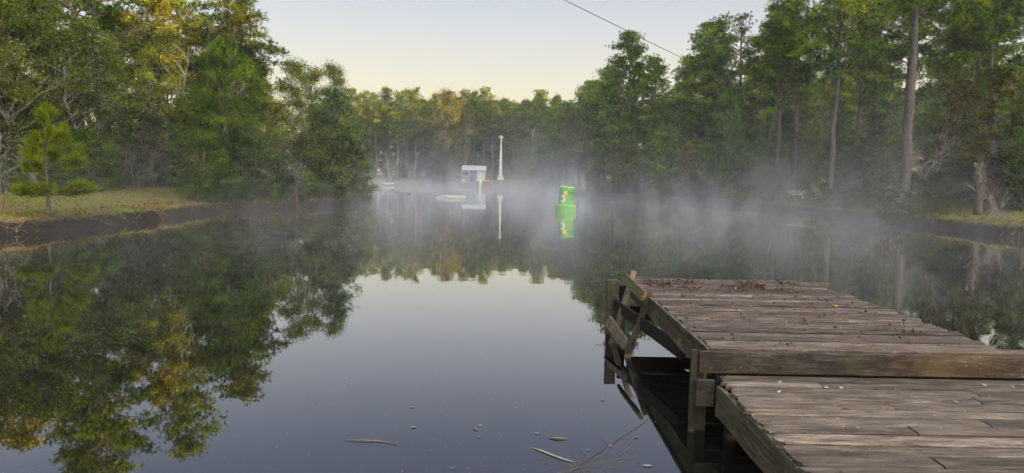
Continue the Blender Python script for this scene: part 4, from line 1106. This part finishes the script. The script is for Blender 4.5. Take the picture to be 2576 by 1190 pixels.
# ---------------------------------------------------------------- far shore things
SLATE = plain('slate_blue_siding', (.12, .145, .175), .8, .2, 3); ROOF = plain('grey_roof', (.25, .27, .29), .7, .12, 3)
SCREEN = plain('screen_door', (.42, .45, .42), .6, .15, 4); PANE = plain('dark_pane', (.03, .035, .035), .15, .3, 3, .6)
GWOOD = plain('grey_planks', (.28, .26, .24), .9, .3, 4); YELK = plain('kayak_yellow', (.75, .70, .12), .4, .1); BLUE = plain('drum_blue', (.03, .06, .13), .5, .2); REDP = plain('red_plastic', (.75, .08, .06), .45, .1)
PINK = plain('cooler_pale', (.55, .45, .42), .6, .1); CONC = plain('white_concrete', (.50, .49, .45), .85, .14, 2, dirt=(.22, .21, .19), dirt_amt=.5)
def hut():
    e = empty('wooden_hut', (-8.75, 159.5, 1.45), label='small slate blue hut with a pale screened door on the far shore', cat='hut')
    w = 2.6
    mb = MB()
    for (a, b) in (((-w, -1.5), (-w + 1.75, -1.42)), ((-w + 1.75, -1.5), (w - 1.9, -1.42)),):
        pass
    mb.box((-w + .02, -1.5, .9), (-w + .12, -1.42, 2.0)); mb.box((-w + 1.6, -1.5, 0), (w - 1.85, -1.42, 2.3)); mb.box((-w + .02, -1.5, 0), (-w + 1.6, -1.42, 1.0)); mb.box((-w + .02, -1.5, 2.1), (-w + 1.6, -1.42, 2.3))
    mb.box((-w + .02, -1.418, 0), (-w + .1, 1.4, 2.3)); mb.box((w - .1, -1.418, 0), (w - .02, 1.4, 2.3)); mb.box((-w + .1, 1.32, 0), (w - .1, 1.4, 2.3)); mb.box((w - 1.85, -1.5, 2.2), (w - .02, -1.42, 2.3))
    mb.build('wall', SLATE, e)
    mb = MB(); V = [(-w - .1, -1.85, 2.28), (w + .12, -1.85, 2.28), (w + .12, 1.7, 3.35), (-w - .1, 1.7, 3.35)]; V += [(x, y, z + .08) for x, y, z in V]
    mb.add(V, [(3, 2, 1, 0), (4, 5, 6, 7), (0, 1, 5, 4), (1, 2, 6, 5), (2, 3, 7, 6), (3, 0, 4, 7)]); mb.build('roof', ROOF, e)
    win = MB().box((-w + .2, -1.46, 1.08), (-w + 1.55, -1.44, 2.05)).build('window', PANE, e)
    fr = MB()
    for a, b in (((-w + .08, -1.56, .98), (-w + 1.72, -1.50, 1.10)), ((-w + .08, -1.56, 2.08), (-w + 1.72, -1.50, 2.2)), ((-w + .08, -1.56, 1.1), (-w + .2, -1.50, 2.08)), ((-w + 1.58, -1.56, 1.1), (-w + 1.72, -1.50, 2.08))): fr.box(a, b)
    o = fr.build('frame', WHT, win)
    dr = MB().box((w - 1.72, -1.48, .1), (w - .15, -1.45, 2.1)).build('door', SCREEN, e)
    fr = MB()
    for a, b in (((w - 1.85, -1.58, 0), (w - 1.72, -1.50, 2.2)), ((w - .15, -1.58, 0), (w, -1.50, 2.2)), ((w - 1.72, -1.58, 2.08), (w - .15, -1.50, 2.2)), ((w - 1.72, -1.58, 0), (w - .15, -1.50, .1))): fr.box(a, b)
    fr.build('frame', WHT, dr)
    MB().box((-w, -1.42, -.15), (w, 1.35, -.003)).build('floor_frame', GWOOD, e)
hut()
def landing():
    e = empty('landing_stage', (-9.9, 155.6, 0), label='grey plank landing with steps below the hut at the water', cat='landing')
    for k, z in enumerate((.45, .85, 1.25)):
        MB().box((-1.75, -.9 + k * .75, z - .06), (1.75, -.18 + k * .75, z)).build('step', GWOOD, e)
        MB().box((-1.75, -.94 + k * .75, z - .26), (1.75, -.905 + k * .75, z - .05)).build('step_board', GWOOD, e)
    for x in (-1.7, 1.7):
        MB().box((x - .06, -.85, -.6), (x + .06, -.73, .385)).build('post', GWOOD, e); MB().box((x - .06, .9, -.4), (x + .06, 1.02, 1.18)).build('post', GWOOD, e)
    MB().box((-1.8, 1.35, 1.3), (5.0, 2.3, 1.38)).build('platform', GWOOD, e)
landing()
setp(MB().lathe([(.38, 0), (.42, .1), (.42, .75), (.38, .85), (.05, .87)], 18).build('water_drum', BLUE, None, loc=(-8.85, 157.4, 1.382)), 'dark blue drum standing in front of the hut', 'drum')
def cooler():
    e = empty('cooler_box', (-10.9, 157.3, 1.382), label='pale cooler box on the landing under the hut window', cat='cooler')
    MB().box((-.45, -.25, 0), (.45, .25, .3)).build('body', PINK, e, bevel=.03); MB().box((-.47, -.27, .303), (.47, .27, .38)).build('lid', WHT, e, bevel=.03)
cooler()
def kayak():
    e = empty('yellow_kayak', (-7.15, 154.4, -.15), label='yellow kayak standing upright beside the landing steps', cat='kayak'); e.rotation_euler = (radians(-14), radians(2), 0)
    mb = MB(); n = 12; V = []; F = []
    for i in range(13):
        t = i / 12; w = .36 * math.sin(pi * min(.97, max(.03, t))) ** .55; z = t * 2.2; d = .22 * math.sin(pi * min(.97, max(.03, t))) ** .5
        V += [(w * cos(2 * pi * j / n), d * sin(2 * pi * j / n), z) for j in range(n)]
    F = [(i * n + j, i * n + (j + 1) % n, (i + 1) * n + (j + 1) % n, (i + 1) * n + j) for i in range(12) for j in range(n)] + [tuple(range(n))[::-1], tuple(12 * n + j for j in range(n))]
    mb.add(V, F); mb.build('hull', YELK, e, True)
    mb = MB(); mb.tube([(.2 * cos(a_), -.20 - .02, 1.1 + .42 * sin(a_)) for a_ in np.linspace(0, 2 * pi, 14)], .025, 6); mb.build('cockpit_rim', GWOOD, e)
kayak()
def redbin():
    e = empty('red_crate', (-5.6, 158.6, gz(-5.6, 158.6) + .0), label='small red plastic crate right of the hut door', cat='crate')
    mb = MB(); mb.box((-.28, -.2, 0), (.28, .2, .06)); mb.box((-.28, -.2, .061), (-.25, .2, .45)); mb.box((.25, -.2, .061), (.28, .2, .45)); mb.box((-.249, -.2, .061), (.249, -.17, .45)); mb.box((-.249, .17, .061), (.249, .2, .45))
    mb.build('body', REDP, e); MB().box((-.3, -.22, .453), (.3, .22, .49)).build('lid', REDP, e)
redbin()
def spire():
    p = at_depth(1258.5, 451, 165); z0 = min(p.z, gz(p.x, 165) + .6)
    e = empty('cross_monument', (p.x, 165, z0), label='tall tapering white concrete monument with a small cross on top', cat='monument'); e.rotation_euler = (0, radians(.5), .1)
    top = at_depth(1262, 340, 165).z - z0; ch = 1.35; H = top - ch
    mb = MB(); mb.box((-.72, -.7, -.9), (.72, .7, .30), .05); mb.build('pedestal', CONC, e, bevel=.05)
    mb = MB(); mb.box((-.62, -.6, .305), (.60, .58, .82), .06, random.Random(3)); mb.build('plinth', CONC, e, bevel=.06)
    mb = MB()
    for i in range(3): pass
    s0, s1 = .37, .10
    V = [(-s0, -s0, .83), (s0, -s0, .83), (s0, s0, .83), (-s0, s0, .83), (-s1, -s1, H), (s1, -s1, H), (s1, s1, H), (-s1, s1, H)]
    mb.add(V, [(3, 2, 1, 0), (4, 5, 6, 7), (0, 1, 5, 4), (1, 2, 6, 5), (2, 3, 7, 6), (3, 0, 4, 7)]); mb.build('spire', CONC, e, bevel=.02)
    mb = MB(); mb.box((-.10, -.09, H + .003), (.10, .09, H + ch)); mb.box((-.58, -.085, H + ch * .60), (-.103, .085, H + ch * .60 + .19)); mb.box((.103, -.085, H + ch * .60), (.58, .085, H + ch * .60 + .19)); mb.build('cross', WHT, e)
    MB().box((-.25, -.66, .42), (.0, -.63, .66)).build('plaque', PANE, e)
spire()
def pedal_boat():
    x, y = -28.0, 162.0
    y = 163.5; x = at_depth(977, 461, y).x
    e = empty('white_pedal_boat', (x, y, gz(x, y) + .12), .15, label='white pedal boat with blue seats pulled up on the far bank', cat='boat')
    V = []; F = []; n = 10; k = 12
    for i in range(k + 1):
        t = i / k; w = .7 * math.sin(pi * min(.98, max(.04, t))) ** .4; z0 = .0 + .25 * (2 * t - 1) ** 4; z1 = .42 + .25 * max(0, t - .6)
        for j in range(n): a_ = 2 * pi * j / n; V.append((-1.4 + 2.8 * t, w * cos(a_), z0 + (z1 - z0) * (.5 + .5 * sin(a_))))
    F = [(i * n + j, i * n + (j + 1) % n, (i + 1) * n + (j + 1) % n, (i + 1) * n + j) for i in range(k) for j in range(n)] + [tuple(range(n))[::-1], tuple(k * n + j for j in range(n))]
    MB().add(V, F).build('hull', WHT, e, True)
    LB = plain('seat_blue', (.15, .35, .5), .5, .1)
    for s in (-1, 1): MB().box((-.35, s * .32 - .2, .40), (.1, s * .32 + .2, .50)).box((-.45, s * .32 - .2, .45), (-.36, s * .32 + .2, .75)).build('seat', LB, e, bevel=.03)
    MB().tube([(.25, -.4, .45), (.3, -.2, .78), (.3, .2, .78), (.25, .4, .45)], .05, 6).build('cowl', WHT, e, True)
pedal_boat()
def float_dock():
    WHT = plain('weathered_white', (.34, .34, .31), .8, .25, 3, dirt=(.12, .12, .08), dirt_amt=.7)
    x = at_depth(1135, 500, 75.5).x
    e = empty('floating_platform', (x, 75.5, .02), .04, label='low white floating platform with stacked white panels', cat='raft')
    MB().box((-1.6, -.6, -.15), (-.2, 3.6, .12)).build('float', WHT, e, bevel=.02); MB().box((-.195, -.95, -.15), (1.6, 3.8, .16)).build('float', WHT, e, bevel=.02)
    for i in range(5): MB().box((-1.55 + i * .27, -.55, .125), (-1.33 + i * .27, 3.5, .15)).build('deck_slat', WHT, e)
    MB().box((-.15, -.9, .165), (1.55, 3.7, .22)).build('deck_panel', WHT, e)
    mb = MB(); mb.box((-1.0, 1.2, .17), (.4, 3.9, .26)); mb.build('upper_panel', WHT, e)
    for i in range(6): MB().box((-.1 + i * .3, -.99, -.02), (0 + i * .3, -.955, .12)).build('bumper', GWOOD, e)
float_dock()
def duck():
    x = at_depth(1028, 489, 90.0).x
    DK = plain('duck_brown', (.09, .07, .05), .8, .4, 20)
    pts = [(-.24, 0, .10), (-.12, 0, .07), (.03, 0, .06), (.14, 0, .09), (.18, 0, .17), (.20, 0, .23), (.25, 0, .25), (.31, 0, .235)]
    rad = [.02, .08, .11, .08, .038, .045, .04, .012]
    o = MB().tube(pts, rad, 12).build('duck', DK, None, True, loc=(x, 90, -.02), rot=(0, 0, .2)); setp(o, 'small brown duck swimming in the mist left of the platform', 'duck')
duck()
def garden_seat(name, px, py, d, w, h, label, cat, kind):
    g = at_depth(px, py, d); z0 = gz(g.x, d); e = empty(name, (g.x, d, z0), label=label, cat=cat)
    e.rotation_euler = (0, 0, -.3)
    for x in (-w / 2, w / 2):
        for y in (0, .45): MB().box((x - .025, y - .025, 0), (x + .025, y + .025, h if y == 0 else .42)).build('leg', WHT, e)
    mb = MB()
    for k in range(4): mb.box((-w / 2 + .03, .03 + k * .11, .40), (w / 2 - .03, .11 + k * .11, .43))
    mb.build('seat', WHT, e)
    mb = MB()
    for z in ((h - .05, .55 * h) if kind else (h - .05, h * .72, h * .55)): mb.box((-w / 2 + .03, -.015, z), (w / 2 - .03, .015, z + .05))
    n = 2 if kind else 7
    for k in range(1, n): x = -w / 2 + w * k / n; mb.box((x - .02, .017, .5), (x + .02, .03, h - .02))
    mb.build('backrest', WHT, e)
garden_seat('garden_chair', 2063, 485, 64.5, .70, .95, 'white metal garden chair standing on the right bank', 'chair', 1)
garden_seat('garden_bench', 2002, 487, 66, 1.25, .8, 'white slatted garden bench half hidden by bushes on the right bank', 'bench', 0)
def picnic():
    x = at_depth(1064, 455, 164).x; z0 = gz(x, 164)
    RW = plain('red_brown_wood', (.22, .12, .09), .9, .3)
    e = empty('picnic_table', (x, 164, z0), .2, label='weathered reddish picnic table among the far pines', cat='table')
    MB().box((-.95, -.38, .72), (.95, .38, .77)).build('table_top', RW, e)
    for s in (-1, 1): MB().box((-.95, s * .72 - .13, .42), (.95, s * .72 + .13, .47)).build('seat', RW, e)
    for s in (-.7, .7):
        MB().bar((s, -.6, 0), (s, .25, .715), .05, .1, (1, 0, 0)).build('leg', RW, e); MB().bar((s + .06, .6, 0), (s + .06, -.25, .715), .05, .1, (1, 0, 0)).build('leg', RW, e); MB().box((s + .1, -.8, .33), (s + .15, .8, .415)).build('crossbar', RW, e)
picnic()
BLK = plain('black_plastic', (.015, .015, .015), .4, .2); STEEL = plain('steel', (.3, .3, .3), .3, .1, metal=.6); CLR = plain('lamp_lens', (.12, .12, .12), .2, .1)
def lamp(px, py, d, h, label):
    g = at_depth(px, py, d); e = empty('garden_lamp', (g.x, d, gz(g.x, d) - .03), label=label, cat='lamp')
    e.rotation_euler = (0, radians(-1.5), 0)
    MB().lathe([(.012, 0), (.014, h * .55)], 10).build('stake', BLK, e); MB().lathe([(.028, h * .55), (.03, h * .62)], 14).build('collar', STEEL, e)
    MB().lathe([(.03, h * .622), (.055, h * .84)], 14).build('lens', CLR, e, True); MB().lathe([(.085, h * .842), (.09, h * .9), (.05, h * .99), (.01, h)], 16).build('cap', BLK, e, True)
lamp(40, 535, 25.4, .42, 'black solar garden lamp on the lawn left of the young pine'); lamp(259, 522, 30.5, .52, 'thin solar garden lamp at the bank edge right of the young pine')

# overhead cable crossing the sky
a = at_depth(1420, 0, 24); b = at_depth(1690, 133, 30)
pts = [a + (b - a) * t + Vector((0, 0, -.0022 * (t - .5) * (t - .5) * 0)) for t in np.linspace(-4.2, 3.9, 40)]
CAB = plain('cable_black', (.02, .02, .022), .6, .1)
setp(MB().tube(pts, .011, 6).build('overhead_cable', CAB, None), 'thin black overhead cable sloping down into the right pines', 'cable')

# ---------------------------------------------------------------- things afloat near the dock
def onw(px, py, z=.006):
    r = ray(px, py); q = r * ((z - CZ) / r.z); return Vector((q.x, q.y, z))
STK = plain('stick_grey', (.10, .09, .085), .8, .3, 9); RD = plain('reed_pale', (.24, .26, .17), .7, .25, 12)
setp(MB().tube([onw(868, 1106), onw(915, 1107, .012), onw(950, 1109), onw(997, 1117)], [.002, .0045, .005, .003], 6).build('floating_stick', STK, None), 'grey bent stick floating alone on the open water', 'stick')
def blade(name, pts, w, mat_, label, cat):
    P_ = [onw(*p) for p in pts]; V = []; F = []
    for i, p in enumerate(P_):
        d = (P_[min(i + 1, len(P_) - 1)] - P_[max(i - 1, 0)]).normalized(); s = Vector((-d.y, d.x, 0)) * (w * math.sin(pi * (i + .3) / (len(P_) - .4)))
        V += [tuple(p - s + Vector((0, 0, .003))), tuple(p + Vector((0, 0, -.003))), tuple(p + s + Vector((0, 0, .004)))]
    F = [(3 * i + k, 3 * i + k + 1, 3 * i + 4 + k, 3 * i + 3 + k) for i in range(len(P_) - 1) for k in (0, 1)]
    setp(MB().add(V, F).build(name, mat_, None), label, cat)
blade('reed_blade', [(1337, 1126), (1362, 1134), (1392, 1146), (1420, 1156), (1442, 1162)], .010, RD, 'long pale green reed blade floating near the dock', 'reed')
setp(MB().tube([onw(1380, 1101), onw(1400, 1101, .014), onw(1425, 1104)], [.003, .010, .004], 6).build('seed_pod', STK, None, True), 'small pale pod floating above the reed blade', 'pod')
lv = [(1040, 1075, 'tan leaf floating right of the stick'), (1196, 1080, 'brown leaf floating in the middle of the open water'), (1137, 1178, 'curled leaf at the bottom edge of the water'), (1013, 1187, 'narrow brown leaf at the bottom edge below the stick'),
      (1515, 1006, 'round pale leaf left of the dock reflection'), (1350, 1090, 'small pale leaf above the floating reed'), (1038, 1024, 'faint leaf on the upper open water'), (1208, 1071, 'tiny straw coloured leaf beside the brown one'),
      (1600, 1100, 'orange leaf caught by the dock reflection'), (1535, 1122, 'tan leaf at the end of the needle raft'), (1629, 1172, 'torn white leaf near the post reflection'), (1480, 1132, 'yellowish leaf on the needle raft'),
      (1648, 1062, 'reddish leaf in the black reflection of the dock'), (1205, 1099, 'pale leaf below the middle of the open water')]
LCOL = [(.42, .32, .20), (.30, .20, .11), (.34, .24, .13), (.28, .2, .14), (.32, .3, .28), (.5, .48, .4), (.3, .3, .28), (.4, .35, .25), (.4, .18, .06), (.42, .3, .2), (.65, .64, .6), (.40, .36, .15), (.35, .12, .06), (.4, .37, .3)]
for i, (px, py, lb) in enumerate(lv):
    rg = np.random.default_rng(100 + i); p = onw(px, py, .004); s = rg.uniform(.014, .03); n = 9; a0 = rg.uniform(0, 6)
    V = [(0, 0, .003)] + [((s * (1.3 * cos(t)) * rg.uniform(.55, 1.25)), s * .55 * sin(t) * rg.uniform(.4, 1.2), .002 + .006 * abs(sin(t)) * rg.uniform(0, 1)) for t in np.linspace(0, 2 * pi, n, endpoint=False)]
    F = [(0, 1 + k, 1 + (k + 1) % n) for k in range(n)]
    mm = NT('leaf_paint'); mm.pbr(tuple(q * .36 for q in LCOL[i]), .8)
    o = MB().add(V, F).build('floating_leaf', mm.m, None, loc=p, rot=(0, 0, a0)); setp(o, lb, 'leaf', 'leaves afloat near the dock')
def specks():
    rng = np.random.default_rng(55); n = 900
    py = 640 + 550 * rng.uniform(0, 1, n) ** .6; px = rng.uniform(-40, 1720, n) + rng.normal(0, 60, n)
    c_ = np.array([onw(a, b, .003) for a, b in zip(px, py)]); V, F = leaves(c_, rng, .016, .35, 30); V[:, 2] = np.abs(V[:, 2])
    o = link('floating_debris', mesh('water_specks', V, F, LEAF, rng.uniform(0, 1, len(F)) ** 2)); o.color = (.12, .10, .07, 1); setp(o, 'tiny bits of leaf and pollen drifting on the dark water', kind='stuff')
specks()
def raft():
    rng = np.random.default_rng(31); segs = []
    c0_ = [(1450, 1170), (1490, 1165), (1520, 1160), (1480, 1185), (1420, 1185), (1540, 1150), (1500, 1180), (1460, 1150)]
    for k in range(110):
        q = c0_[rng.integers(len(c0_))]; p = onw(q[0] + rng.normal(0, 26), q[1] + rng.normal(0, 9), .003); a_ = rng.normal(.5, .7); L = rng.uniform(.04, .13)
        segs.append((np.array(p), np.array(p) + [cos(a_) * L, sin(a_) * L, 0], .0009, .0006))
    for (x0, y0, x1, y1) in ((1400, 1190, 1500, 1165), (1455, 1128, 1475, 1148), (1508, 1100, 1535, 1122), (1535, 1122, 1512, 1150), (1590, 1120, 1560, 1145), (1600, 990, 1585, 1010)):
        segs.append((np.array(onw(x0, y0)), np.array(onw(x1, y1)), .0018, .0012))
    V, F = tubes(segs, 4); mm = NT('needle_paint'); mm.pbr((.085, .065, .045), .8)
    setp(link('needle_debris', mesh('needle_raft', V, F, mm.m)), 'raft of brown pine needles and straw afloat beside the dock', kind='stuff')
raft()
# ---------------------------------------------------------------- air: even haze round everything, mist over the pond
def volume_box(name, lo, hi, mat_, label):
    o = MB().box(lo, hi).build(name, mat_, None); setp(o, label, kind='stuff'); return o
m = NT('haze_mat'); pv = m.n('ShaderNodeVolumePrincipled')
pv.inputs['Color'].default_value = (.86, .90, .97, 1); pv.inputs['Density'].default_value = HAZE = .0003; pv.inputs['Anisotropy'].default_value = .3
m.l(pv.outputs[0], m.out.inputs['Volume'])
volume_box('haze', (-130, -70, -3.2), (130, 260, 32), m.m, 'thin even morning haze over the whole place')

m = NT('mist_mat'); v = m.coord(); sp = m.n('ShaderNodeSeparateXYZ'); m.l(v, sp.inputs[0]); z = sp.outputs['Z']; yy = sp.outputs['Y']; xx = sp.outputs['X']
# wisps: soft noise, stretched upwards, over large patches
w1 = m.noise(m.map(v, (1, .7, .45)), .17, 5, .66, 1.6)
big = m.noise(m.map(v, (1, 1, .3)), .045, 2, .5)
low = m.math('POWER', 2.71828, m.math('DIVIDE', m.math('MULTIPLY', z, -1.0), m.math('ADD', .25, m.math('MULTIPLY', m.ramp(w1, [(.40, 0), (.70, 1)]), 2.2))))          # layer hugging the water
high = m.math('POWER', 2.71828, m.math('MULTIPLY', z, -1 / 3.6))        # plumes
wl = m.ramp(w1, [(.475, .02), (.585, 1)])
wh = m.ramp(m.math('ADD', m.math('MULTIPLY', w1, .65), m.math('MULTIPLY', big, .35)), [(.47, 0), (.63, 1)])
wh = m.math('MULTIPLY', wh, m.ramp(m.math('MULTIPLY_ADD', xx, .01, .5), [(.33, .2), (.58, 1)]))
near = m.ramp(m.math('DIVIDE', yy, 60.0), [(.16, 0), (.45, .36), (.95, 1)])
wl = m.math('MULTIPLY', wl, m.ramp(m.math('MULTIPLY_ADD', xx, .01, .5), [(.33, .6), (.42, 1)]))
d = m.math('ADD', m.math('MULTIPLY', m.math('MULTIPLY', low, wl), MIST_LOW := .044), m.math('MULTIPLY', m.math('MULTIPLY', high, wh), MIST_HIGH := .022))
d = m.math('MULTIPLY', d, near)
pv = m.n('ShaderNodeVolumePrincipled'); pv.inputs['Color'].default_value = (.86, .88, .96, 1); pv.inputs['Anisotropy'].default_value = .45
m.l(d, pv.inputs['Density']); m.l(pv.outputs[0], m.out.inputs['Volume'])
volume_box('mist', (-46, 8, .012), (46, 176, 10), m.m, 'drifting mist rising off the warm water')
